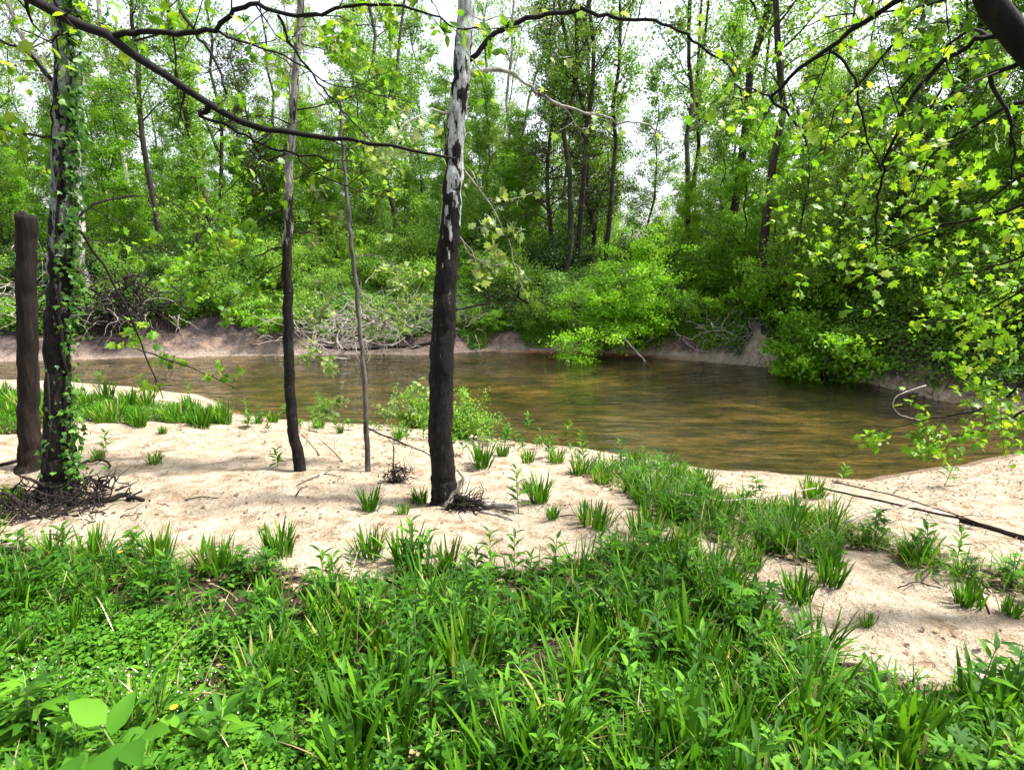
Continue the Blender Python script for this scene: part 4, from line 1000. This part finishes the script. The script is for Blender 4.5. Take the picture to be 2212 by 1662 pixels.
stick('dark driftwood log reaching out over the sand from the ivy-wrapped sycamore', [(150, 1092), (220, 1085), (270, 1080), (308, 1086)], .034, .014, 'drift_dark', None, 4, 'log', 'driftwood_log')
stick('grey stick on the sand beside the dead broken-off trunk', [(0, 1010), (35, 1000), (62, 992)], .020, .012, 'drift_dark', None, 1)
stick('twig stuck upright in the small ball of roots', [(852, 1040), (850, 1000), (850, 962)], .010, .005, 'twig', at_ground(855, 1042)[1], 2, twl=.15)
stick('thin branch slanting from the sapling to the white-patched sycamore', [(795, 925), (840, 945), (890, 965), (935, 985)], .010, .006, 'drift_dark', at_ground(795, 1018)[1], 3)
stick('long dark limb lying across the white sand at the shore', [(1770, 1065), (1900, 1093), (2020, 1122), (2120, 1148), (2260, 1190)], .011, .010, 'drift_dark', None, 5, 'branch', 'fallen_branch', .05, .35)
stick('long thin dark branch beside the dark limb on white sand', [(1800, 1058), (1930, 1085), (2060, 1130), (2240, 1200)], .007, .006, 'drift_dark', None, 4, 'branch', 'fallen_branch', .08, .35)
stick('half-buried brown log on the white sand', [(2075, 1128), (2150, 1148), (2240, 1172)], .022, .02, 'drift_dark', None, 0, 'log', 'driftwood_log')
stick('bleached long branch lying over the grass behind the bright grass clump', [(1420, 1085), (1560, 1112), (1680, 1098), (1760, 1080)], .009, .005, 'drift', None, 4, 'branch', 'fallen_branch', .12)
stick('grey curved branch in the weeds beside the white sand', [(1820, 1168), (1870, 1135), (1950, 1122), (2060, 1128)], .009, .004, 'drift', None, 3, 'branch', 'fallen_branch', .12)
stick('bare forked twig lying on the right sand patch', [(2010, 1205), (2060, 1235), (2110, 1260), (2135, 1330)], .010, .005, 'drift_dark', None, 3)
stick('fine dead twig on the right sand patch', [(1940, 1270), (1980, 1262), (2030, 1275)], .005, .003, 'drift_dark', None, 2)
stick('pale dry stem leaning in the bottom weeds', [(1380, 1510), (1410, 1570), (1450, 1660)], .004, .003, 'drift', 2.0, 0, 'stem', 'dry_stem')
for i, (a, b, lb) in enumerate([((640, 1075), (665, 1052), 'short dark twig on the sand in front of the slender crooked sycamore'), ((690, 1032), (640, 1055), 'forked twig on sand beside the slender crooked sycamore'),
        ((400, 1085), (470, 1080), 'thin twig lying on open sand'), ((560, 1155), (575, 1145), 'dark sliver of wood on pale sand by the grass edge'), ((700, 1030), (735, 1032), 'dry twig on sand at the foot of the sapling'),
        ((690, 985), (640, 930), 'bare dead seedling behind the slender crooked sycamore'), ((740, 1000), (690, 950), 'bare dead brush between slender sycamore and sapling'), ((1210, 1120), (1260, 1120), 'dark short stick on sand beside a tall grass clump')]):
    stick(lb, [a, ((a[0] + b[0]) / 2, (a[1] + b[1]) / 2 - 4), b], .006, .003, 'drift_dark', None, 2, lift=.01)

# ------------------------------------------------------------------ plants of the near bank
def clump_meshes(seed, nb, rb, L0, L1, w, lean=.35, curl=.7):
    global RG
    keep = RG; RG = np.random.default_rng(seed); mb = MB()
    a = RG.random(nb) * 6.283; rr = rb * np.sqrt(RG.random(nb))
    P = np.stack([rr * np.cos(a), rr * np.sin(a), 0 * a - .01], 1)
    az = a + RG.normal(0, .7, nb)
    mb.blades(P, az, RG.uniform(L0, L1, nb), np.abs(RG.normal(.06, lean * .6, nb)) + rr / rb * lean * .5, RG.uniform(.05, curl, nb) ** 1.5 * 1.6, w * RG.uniform(.6, 1.25, nb), 6,
              np.where(RG.random(nb) < .05, 1.0, np.clip(RG.beta(2, 2.6, nb), 0, .92)))
    ns = nb // 5                              # leafy stalks: blades set along upright stems
    RG = keep
    m = mb.mesh('blades'); m.materials.append(M['grass']); return m
CL = [clump_meshes(700 + i, 60 + 8 * i, .07 + .012 * i, .13, .31, .0185, .34, .6) for i in range(5)]
CA = [clump_meshes(720 + i, 66, .09, .18, .36, .0115, .5, 1.3) for i in range(4)]
def blade_mesh(seed, L, w, lean, curl):
    global RG
    keep = RG; RG = np.random.default_rng(seed); mb = MB()
    mb.blades(np.zeros((1, 3)), np.zeros(1), np.array([L]), np.array([lean]), np.array([curl]), np.array([w]), 7, np.array([RG.random() * .9]))
    RG = keep; m = mb.mesh('blade'); m.materials.append(M['grass']); return m
BL = [blade_mesh(740 + i, .17 + .02 * i, .020 + .0015 * (i % 4), .04 + .05 * (i % 5), .15 + .13 * (i % 4)) for i in range(8)]
def clump(x, y, s, label, group=None, arch=False, fine=False, lone=True):
    o = bpy.data.objects.new('grass_clump', None); COL.objects.link(o); o.empty_display_size = .05
    o.location = (x, y, float(height(x, y)) - .004); o.rotation_euler = (0, 0, RG.random() * 6.28); o.scale = (s, s, s * (.9 + .2 * RG.random()))
    tag(o, label, 'grass clump', group)
    if fine:
        for i in range(38):
            c = bpy.data.objects.new('blade', BL[RG.integers(8)]); COL.objects.link(c); c.parent = o
            a = RG.random() * 6.28; q = .075 * math.sqrt(RG.random())
            c.location = (q * math.cos(a), q * math.sin(a), -.01); c.rotation_euler = (0, 0, a + RG.normal() * .6); k = .7 + .55 * RG.random(); c.scale = (k, k, k)
    else:
        c = bpy.data.objects.new('blades', (CA if arch else CL)[RG.integers(4)]); COL.objects.link(c); c.parent = o; c['kind'] = 'stuff'
    return o
def clump_at(u, v, hpx, label, group=None, **kw):
    p = at_ground(u, v); clump(p[0], p[1], hpx / FPX * (p[1] + .3) / .31, label, group, **kw); return p
LONE = [(300, 922, 48, 'short grass clump at the sandy front of the grass strip beside the river'), (375, 912, 56, 'upright grass clump in the strip beside the river'), (432, 922, 62, 'full bushy grass clump near the tip of the riverside grass strip'), (482, 914, 62, 'last grass clump at the tip of the riverside grass strip'),
        (352, 936, 22, 'tiny grass sprout on sand in front of the riverside grass strip'), (335, 1002, 34, 'small ragged weed tuft alone on the open sand'),
        (800, 1104, 66, 'bright grass clump on sand in front of the small ball of roots'), (1042, 1012, 70, 'dark upright grass clump just behind the white-patched sycamore'), (1165, 1085, 80, 'loose tall grass clump on sand right of the white-patched sycamore'),
        (1285, 1142, 84, 'tall dense grass clump with dark base standing on bare sand'), (905, 1085, 44, 'low grass clump touching the white-patched sycamore'), (1140, 1000, 40, 'small thin grass tuft near the shore behind the loose tall clump'),
        (1695, 1195, 96, 'round bright grass clump with dark base above the right sand patch'), (1790, 1262, 92, 'big grass clump hanging over the edge of the right sand patch'), (1722, 1305, 92, 'upright grass clump at the left rim of the right sand patch'),
        (2092, 1308, 90, 'grass clump with dark base at the far rim of the right sand patch'), (1870, 1360, 42, 'small low tuft at the lower rim of the right sand patch'), (1757, 1075, 64, 'leaning grass clump at the edge of the white shore sand'),
        (345, 1215, 92, 'spiky grass clump at the sand edge left of the twin clumps'), (470, 1232, 100, 'broad spiky grass clump at the sand edge'), (600, 1200, 84, 'wide-spread grass clump at the sand edge with long side blades'), (195, 1300, 104, 'bright upright clump in front of a bare sandy pocket'),
        (800, 1215, 74, 'small upright clump at the sand edge near the broad leaning clump'), (880, 1222, 104, 'broad leaning clump at the sand edge below the white-patched sycamore'), (965, 1232, 84, 'narrow clump beside the broad leaning clump'), (580, 1310, 88, 'grass clump beside a small bare sandy hollow'), (60, 1310, 90, 'bright clump in the weeds below the bark mat')]
LONE += [(560, 915, 26, 'small tuft at the river edge between grass strip and slender sycamore'), (590, 912, 34, 'thin tuft at the river edge just left of the slender sycamore'), (690, 925, 30, 'small shore tuft between slender sycamore and sapling'), (735, 935, 26, 'low shore tuft just left of the sapling'),
         (860, 950, 36, 'shore tuft between sapling and white-patched sycamore'), (1085, 985, 40, 'shore tuft right behind the dark upright clump'), (1200, 1000, 44, 'shore tuft at the corner of the shore grass band'), (1140, 1060, 34, 'sparse tuft beside the loose tall clump'), (1195, 1120, 40, 'sparse tuft in front of the loose tall clump'),
         (1395, 1165, 92, 'large clump on sand beside the tall dense clump'), (1455, 1115, 74, 'bushy clump behind the large clump on sand'), (1560, 1130, 70, 'bushy clump in the middle of the shore grass band'), (1480, 1190, 70, 'clump at the lower rim of the shore grass band'), (1620, 1230, 66, 'clump by the small sandy gap'),
         (1960, 1210, 50, 'clump on the crest above the right sand patch'), (2180, 1330, 60, 'clump at the right end of the crest above the sand patch'), (870, 1110, 40, 'low tuft by the foot of the white-patched sycamore'), (30, 1085, 50, 'clump growing out of the dark bark mat'), (215, 990, 30, 'creeping tuft beside the ivy-wrapped sycamore')]
for u, v, hp, lb in LONE: clump_at(u, v, hp, lb)
for u, v, s, lb in [(1080, 1690, 1.15, 'big broad-bladed bright clump rising from the bottom weeds'), (1165, 1700, 1.05, 'broad-bladed clump beside the big bright clump'), (1480, 1690, 1.1, 'broad-bladed clump beside the pale dry stem'), (1590, 1640, 1.0, 'broad-bladed clump right of the pale dry stem'),
                    (1950, 1640, 1.1, 'broad-bladed clump in the dark corner weeds'), (2120, 1560, 1.1, 'broad-bladed clump below the right sand patch'), (1480, 1420, 1.0, 'broad-bladed bright clump in the mid weeds'), (760, 1700, 1.0, 'broad-bladed clump among lobed weeds')]:
    p = at_ground(u, v); clump(p[0], p[1], s, lb, fine=True)

def sample_poly(poly, n, dmin=0.0, view=True):
    lo, hi = poly.min(0), poly.max(0); out = []
    tries = 0
    while len(out) < n and tries < n * 60:
        tries += 1
        x, y = lo + (hi - lo) * RG.random(2)
        if not (0.75 < y < 13 and abs(x) < y * 1.12 + .75): continue
        if not inpoly(np.array([x]), np.array([y]), poly)[0]: continue
        if in_hole(x, y) or (poly is VEG_FRONT and RG.random() > thin(x, y)): continue
        if dmin and any((x - a) ** 2 + (y - b) ** 2 < dmin * dmin for a, b in out): continue
        out.append((x, y))
    return np.array(out)
LOWC = gpoly([(-300, 1360), (300, 1370), (560, 1400), (640, 1520), (600, 1800), (-600, 1800)])
def thin(x, y):
    if inpoly(np.array([x]), np.array([y]), LOWC)[0]: return .30
    if not inpoly(np.array([x]), np.array([y + .42]), VEG_FRONT)[0]: return .38
    return 1.0
def zone(x, y):
    if y < 1.9: return 'at the weed front'
    if y < 2.7: return 'in the lush weeds'
    if y < 3.6: return 'in the mid weed bed'
    return 'near the sand edge'
def side(x, y):
    u = 1106 + FPX * x / (y * _cp + .3)
    return ('below the ivy-wrapped sycamore' if u < 420 else 'below the slender crooked sycamore' if u < 760 else 'below the white-patched sycamore' if u < 1180 else
            'below the tall dense clump' if u < 1560 else 'left of the right sand patch' if u < 1850 else 'around the right sand patch')
for x, y in sample_poly(VEG_FRONT, 178, .13):
    if RG.random() < .45 and x < 0: continue
    arch = RG.random() < .45; w = ('fine arching' if arch else 'upright') + ' grass clump ' + zone(x, y) + ' ' + side(x, y)
    clump(x, y, .7 + .45 * RG.random(), w, 'grass clumps: ' + w, arch)
for x, y in sample_poly(VEG_BAND, 56, .2):
    arch = RG.random() < .65; w = ('fine arching' if arch else 'upright') + ' grass clump in the shore grass band ' + side(x, y)
    clump(x, y, .65 + .45 * RG.random(), w, 'grass clumps: ' + w, arch)
for x, y in sample_poly(VEG_LEFT, 42, .25):
    w = 'upright grass clump in the riverside strip behind the ivy-wrapped sycamore'
    clump(x, y, .9 + .5 * RG.random(), w, 'grass clumps of the riverside strip')

# broad-leaved weeds
def leaf_part_mesh(tpl, L, seed, mat):
    mb = MB(); mb.leaves(tpl, np.zeros((1, 3)), np.array([[0., 1, 0]]), np.array([[0., 0, 1]]), L, np.array([np.random.default_rng(seed).random() * .9 + .05])); m = mb.mesh('leaf'); m.materials.append(M[mat]); return m
WL = {'lance': [leaf_part_mesh(LANCE, .10 + .006 * i, i, 'weed') for i in range(5)], 'lobed': [leaf_part_mesh(RAG, .08 + .006 * i, i + 9, 'weed') for i in range(5)], 'oval': [leaf_part_mesh(OVAL, .055 + .006 * i, i + 20, 'cover') for i in range(5)]}
def leaf_layout(kind, g):
    """(position, yaw, pitch, scale) for each leaf and the stem's height"""
    L = []
    if kind == 'lance':
        h = g.uniform(.18, .34); n = 15
        for i in range(n):
            t = .2 + .8 * i / n; L.append(((0, 0, h * t), i * 2.4 + g.normal() * .3, g.uniform(.0, .5) + .5 * t, 1.1 - .45 * t))
    elif kind == 'lobed':
        h = g.uniform(.16, .32); n = 10
        for i in range(n):
            t = .3 + .7 * (i // 2) / (n / 2); L.append(((0, 0, h * t), (i % 2) * 3.14 + (i // 2) * 1.57 + g.normal() * .2, g.uniform(-.1, .35) + .35 * t, 1.15 - .4 * t))
    else:
        h = g.uniform(.07, .16); n = 12
        for i in range(n):
            t = .25 + .75 * i / n; L.append(((g.normal() * .035, g.normal() * .035, h * t), i * 2.4 + g.normal() * .5, g.uniform(-.2, .5), .7 + .6 * g.random()))
    return h, L
def weed_mesh(kind, seed):
    g = np.random.default_rng(seed); h, L = leaf_layout(kind, g); mb = MB()
    tpl = {'lance': LANCE, 'lobed': RAG, 'oval': OVAL}[kind]; ln = {'lance': .115, 'lobed': .092, 'oval': .065}[kind]
    P = np.array([l[0] for l in L]); yaw = np.array([l[1] for l in L]); pit = np.array([l[2] for l in L])
    D = np.stack([-np.sin(yaw) * np.cos(pit), np.cos(yaw) * np.cos(pit), np.sin(pit)], 1)
    mb.leaves(tpl, P, D, np.tile([0, 0, 1.], (len(P), 1)) + g.normal(size=(len(P), 3)) * .15, ln * np.array([l[3] for l in L]), g.random(len(P)))
    m = mb.mesh('leaves'); m.materials.append(M['cover' if kind == 'oval' else 'weed'])
    st = MB(); st.tube([(0, 0, -.02), (.004, 0, h * .5), (0, .003, h)], [.0035, .003, .0015], 4); s = st.mesh('stem'); s.materials.append(M['stem'])
    return m, s
WM = {k: [weed_mesh(k, 800 + 10 * j + i) for i in range(6)] for j, k in enumerate(('lance', 'lobed', 'oval'))}
ADJ = {'lance': 'narrow-leaved upright weed', 'lobed': 'lobed-leaf weed', 'oval': 'low round-leaved weed'}
def weed(kind, x, y, s, label, group=None, fine=False, name='weed_plant'):
    o = bpy.data.objects.new(name, None); COL.objects.link(o); o.empty_display_size = .05
    o.location = (x, y, float(height(x, y)) - .003); o.rotation_euler = (RG.normal() * .12, RG.normal() * .12, RG.random() * 6.28); o.scale = (s, s, s)
    tag(o, label, 'weed', group)
    v = WM[kind][RG.integers(6)]
    c = bpy.data.objects.new('stem', v[1]); COL.objects.link(c); c.parent = o
    if fine:
        g = np.random.default_rng(RG.integers(9999)); h, L = leaf_layout(kind, g); c.scale = (1, 1, h / v[1].vertices[len(v[1].vertices) - 1].co.z)
        for (p, yaw, pit, sc) in L:
            c = bpy.data.objects.new('leaf', WL[kind][RG.integers(5)]); COL.objects.link(c); c.parent = o
            c.location = p; c.rotation_euler = (pit, 0, yaw); c.scale = (sc, sc, sc)
    else:
        c = bpy.data.objects.new('leaves', v[0]); COL.objects.link(c); c.parent = o; c['kind'] = 'stuff'
    return o
pts = sample_poly(VEG_FRONT, 540, .08); pts = pts[np.argsort(pts[:, 1])]
rest = [(x, y, .5, .14) for x, y in pts[255:]] + [(x, y, .6, .2) for x, y in sample_poly(VEG_BAND, 70, .12)]
for i, (x, y) in enumerate(pts[:255]):
    k = ('lance', 'lobed', 'oval')[RG.choice(3, p=(.50, .16, .34))]
    w = ADJ[k] + ' ' + zone(x, y) + ' ' + side(x, y)
    weed(k, x, y, .5 + .7 * RG.random(), w, 'weeds: ' + w, i < 60)
mb = MB(); ms = MB()
for x, y, a, b in rest:                     # the many smaller weeds further off
    k = ('lance', 'lobed', 'oval')[RG.choice(3, p=(a, b, 1 - a - b))]; v = WM[k][RG.integers(6)]
    an = RG.random() * 6.28; sc_ = .5 + .7 * RG.random(); c_, s_ = math.cos(an) * sc_, math.sin(an) * sc_
    for m_, acc in ((v[0], mb), (v[1], ms)):
        co = np.empty(len(m_.vertices) * 3, np.float32); m_.vertices.foreach_get('co', co); co = co.reshape(-1, 3)
        li = np.empty(len(m_.loops), np.int32); m_.loops.foreach_get('vertex_index', li)
        ti = np.empty(len(m_.vertices), np.float32); m_.attributes['tint'].data.foreach_get('value', ti)
        acc.add(np.stack([x + c_ * co[:, 0] - s_ * co[:, 1], y + s_ * co[:, 0] + c_ * co[:, 1], float(height(x, y)) + sc_ * co[:, 2]], 1), li.reshape(-1, 3), ti)
o = part('weed_growth', mb, M['weed']); tag(o, 'mixed small weeds growing towards the sand edge', 'weeds', kind='stuff')
part('stems', ms, M['stem'], o, kind='stuff')
p = at_ground(75, 1640); weed('lobed', p[0], p[1], 1.6, 'very large dark lobed-leaf plant at the foot of the left weeds', None, True)
p = at_ground(290, 1700); weed('oval', p[0], p[1], 1.9, 'large broad oval-leaf plant beside the very large dark lobed plant', None, True)
p = at_ground(480, 1640); weed('lance', p[0], p[1], 1.35, 'tall narrow-leaved weed beside the single yellow flower', None, True)
for u, v, s, lb in [(1090, 945, 1.3, 'leafy shoot at the shore behind the dark upright clump'), (1140, 940, 1.5, 'taller leafy shoot standing at the river edge beside the leafy shoot'), (1220, 950, 1.3, 'pale shoot at the river edge beside the grass band'), (1260, 965, 1.2, 'slim pale shoot at the start of the grass band'),
                    (215, 832, 1.6, 'pale seedling at the water beside the ivy-wrapped sycamore'), (310, 845, 1.8, 'pale seedling standing in front of the bare bank reflection'), (410, 858, 1.2, 'pale green shoot at the tip of the pale spit'), (620, 905, 1.5, 'weed at the river edge behind the slender crooked sycamore'),
                    (700, 915, 1.5, 'feathery weed at the river edge by the sapling'), (880, 960, 1.2, 'weed on sand edge left of the white-patched sycamore'), (1000, 985, 1.1, 'weed on sand edge right of the white-patched sycamore'), (1820, 1040, 1.2, 'weed at the end of the white shore sand'), (2040, 1050, 1.4, 'weed tuft in the leaf litter at the shore'),
                    (230, 980, 1.0, 'low creeping weed on sand beside the ivy-wrapped sycamore'), (600, 1010, 1.0, 'small pale seedling in front of the slender crooked sycamore'), (1120, 1110, 1.2, 'green shoot beside the weathered log')]:
    p = at_ground(u, v); weed('lance', p[0], p[1], s, lb, name='seedling')
for i in range(46):
    u = RG.uniform(515, 1260); yy = np.interp(u, [505, 600, 800, 930, 1060, 1250], [898, 910, 922, 930, 944, 975]); p = at_ground(u, yy + RG.uniform(2, 26))
    w = ('feathery seedling on the waterline ' + ('between grass strip and slender sycamore' if u < 625 else 'between slender sycamore and sapling' if u < 790 else 'between sapling and white-patched trunk' if u < 950 else 'right of the white-patched trunk'))
    weed(('lance', 'lance', 'oval')[i % 3], p[0], p[1], .5 + .9 * RG.random(), w, 'seedlings: ' + w, name='seedling')
# leafy bush at the shore behind the middle sycamore
for u, v, s, lb in [(900, 925, .62, 'airy green bush at the shore partly hidden by the white-patched trunk'), (1010, 945, .58, 'airy bush with thin bare stems at the shore right of the white-patched trunk'), (700, 905, .35, 'small airy bush at the shore behind the sapling')]:
    p = at_ground(u, v); place('bush', p[0], p[1], s * .62, None, 0, s * .75, 0, lb)

# uncountable low growth, grass, litter and tiny flowers
def scatter(polys, n):
    P = []
    for poly in polys:
        lo, hi = poly.min(0), poly.max(0)
        x = RG.uniform(lo[0], hi[0], n); y = RG.uniform(max(.6, lo[1]), hi[1], n)
        k = inpoly(x, y, poly) & (np.abs(x) < y * 1.15 + .8) & ~(in_hole(x, y, 1.15) & (RG.random(n) < .85)); P.append(np.stack([x[k], y[k]], 1))
    return np.concatenate(P)
q = np.concatenate([scatter([VEG_FRONT, VEG_LEFT], 190000), scatter([VEG_BAND], 14000), scatter([LOWC], 70000)])
edge = ~inpoly(q[:, 0], q[:, 1] + .42, VEG_FRONT) & inpoly(q[:, 0], q[:, 1], VEG_FRONT); q = q[~edge | (RG.random(len(q)) < .3)]
dn = vnoise(q[:, 0] * 3.1, q[:, 1] * 3.1); q = q[RG.random(len(q)) < np.clip(dn * 1.7 - .28, 0.03, 1)]; n = len(q)
mb = MB(); P = np.stack([q[:, 0], q[:, 1], height(q[:, 0], q[:, 1]) + .012 + .11 * RG.random(n) ** 1.6 * (.3 + vnoise(q[:, 0] * 2, q[:, 1] * 2))], 1)
D = rdir(n); D[:, 2] *= .4; nz = rdir(n) * .6; nz[:, 2] += 1.2
mb.leaves(RHOMB, P, D, nz, .013 + .022 * RG.random(n), np.clip(.6 * vnoise(q[:, 0] * 1.3, q[:, 1] * 1.3 + 9) + .5 * RG.random(n), 0, 1))
tag(part('ground_cover', mb, M['cover']), 'low small-leaved ground cover filling the weed bed', 'ground cover', kind='stuff')
q = np.concatenate([scatter([VEG_FRONT, VEG_LEFT], 26000), scatter([VEG_BAND], 5000)])
dn = vnoise(q[:, 0] * 2.3 + 11, q[:, 1] * 2.3); q = q[RG.random(len(q)) < np.clip(dn * 1.6 - .2, .05, 1)]; n = len(q)
mb = MB(); P = np.stack([q[:, 0], q[:, 1], height(q[:, 0], q[:, 1]) - .005], 1)
mb.blades(P, RG.random(n) * 6.28, RG.uniform(.06, .19, n), np.abs(RG.normal(.15, .3, n)), RG.uniform(.1, 1.5, n), RG.uniform(.004, .010, n), 4, np.clip(RG.beta(2, 2.2, n), 0, 1))
tag(part('loose_grass', mb, M['grass']), 'loose single grass blades between the weeds', 'grass', kind='stuff')
q = scatter([VEG_FRONT, VEG_BAND], 900); n = len(q)
mb = MB(); mb.blades(np.stack([q[:, 0], q[:, 1], height(q[:, 0], q[:, 1])], 1), RG.random(n) * 6.28, RG.uniform(.10, .34, n), np.abs(RG.normal(.5, .45, n)), RG.uniform(.1, 1.2, n), RG.uniform(.003, .007, n), 5)
tag(part('dry_straw', mb, M['straw']), 'dry straw-coloured stems strewn among the weeds', 'dry grass', kind='stuff')
q = scatter([VEG_FRONT, VEG_BAND, VEG_LEFT], 9000); n = len(q); nz = rdir(n) * .6; nz[:, 2] += 1; D = rdir(n); D[:, 2] *= .3
mb = MB(); mb.leaves(OVAL, np.stack([q[:, 0], q[:, 1], height(q[:, 0], q[:, 1]) + .008 + .02 * RG.random(n)], 1), D, nz, .02 + .04 * RG.random(n))
tag(part('dead_leaves', mb, M['litter']), 'brown dead leaves lying under the weeds', 'dead leaves', kind='stuff')
def litter():
    n = 52000
    x = RG.uniform(-9, 9, n); y = RG.uniform(2.5, 11, n); k = (y < ynear(x) - .1)
    x, y = x[k], y[k]; d = ynear(x) - y
    k = RG.random(len(x)) < .10 + .9 * vnoise(x * 1.7, y * 1.7) ** 3 + .75 * ((x > 4.3) & (d < 1.6)) + .5 * (d < .7)
    x, y = x[k], y[k]; n = len(x)
    P = np.stack([x, y, height(x, y) + .006 + .006 * RG.random(n)], 1); nz = rdir(n) * .5; nz[:, 2] += 1.2; D = rdir(n); D[:, 2] *= .2
    mb = MB(); mb.leaves(RHOMB, P, D, nz, .010 + .042 * RG.random(n) ** 3)
    tag(part('leaf_litter', mb, M['litter']), 'brown dead leaf scraps and bark bits strewn on the sand', 'leaf litter', kind='stuff')
litter()
poly = gpoly([(0, 1500), (500, 1480), (560, 1640), (0, 1662)]); q = scatter([poly], 420); n = len(q)
mb = MB(); mb.leaves(OVAL, np.stack([q[:, 0], q[:, 1], height(q[:, 0], q[:, 1]) + .10 + .05 * RG.random(n)], 1), rdir(n, .5), rdir(n, 1), .008)
tag(part('tiny_flowers', mb, M['petal']), 'tiny white flowers scattered over the left weeds', 'flowers', kind='stuff')
for u, v, lb in [(386, 1612, 'single yellow flower low in the left weeds'), (267, 1250, 'orange-yellow flower head near the bare sandy pocket')]:
    p = at_ground(u, v); o = thing('flower', p, lb, 'flower')
    mb = MB(); mb.tube([p, p + (0, 0, .09), p + (.004, 0, .17)], .0018, 4); part('stem', mb, M['stem'], o)
    a = np.arange(9) * .698; mb = MB(); D = np.stack([np.cos(a), np.sin(a), .35 + 0 * a], 1); mb.leaves(OVAL, np.tile(p + (.004, 0, .17), (9, 1)), D, np.tile([0, 0, 1.], (9, 1)), .016); part('petals', mb, M['petal_y'], o)
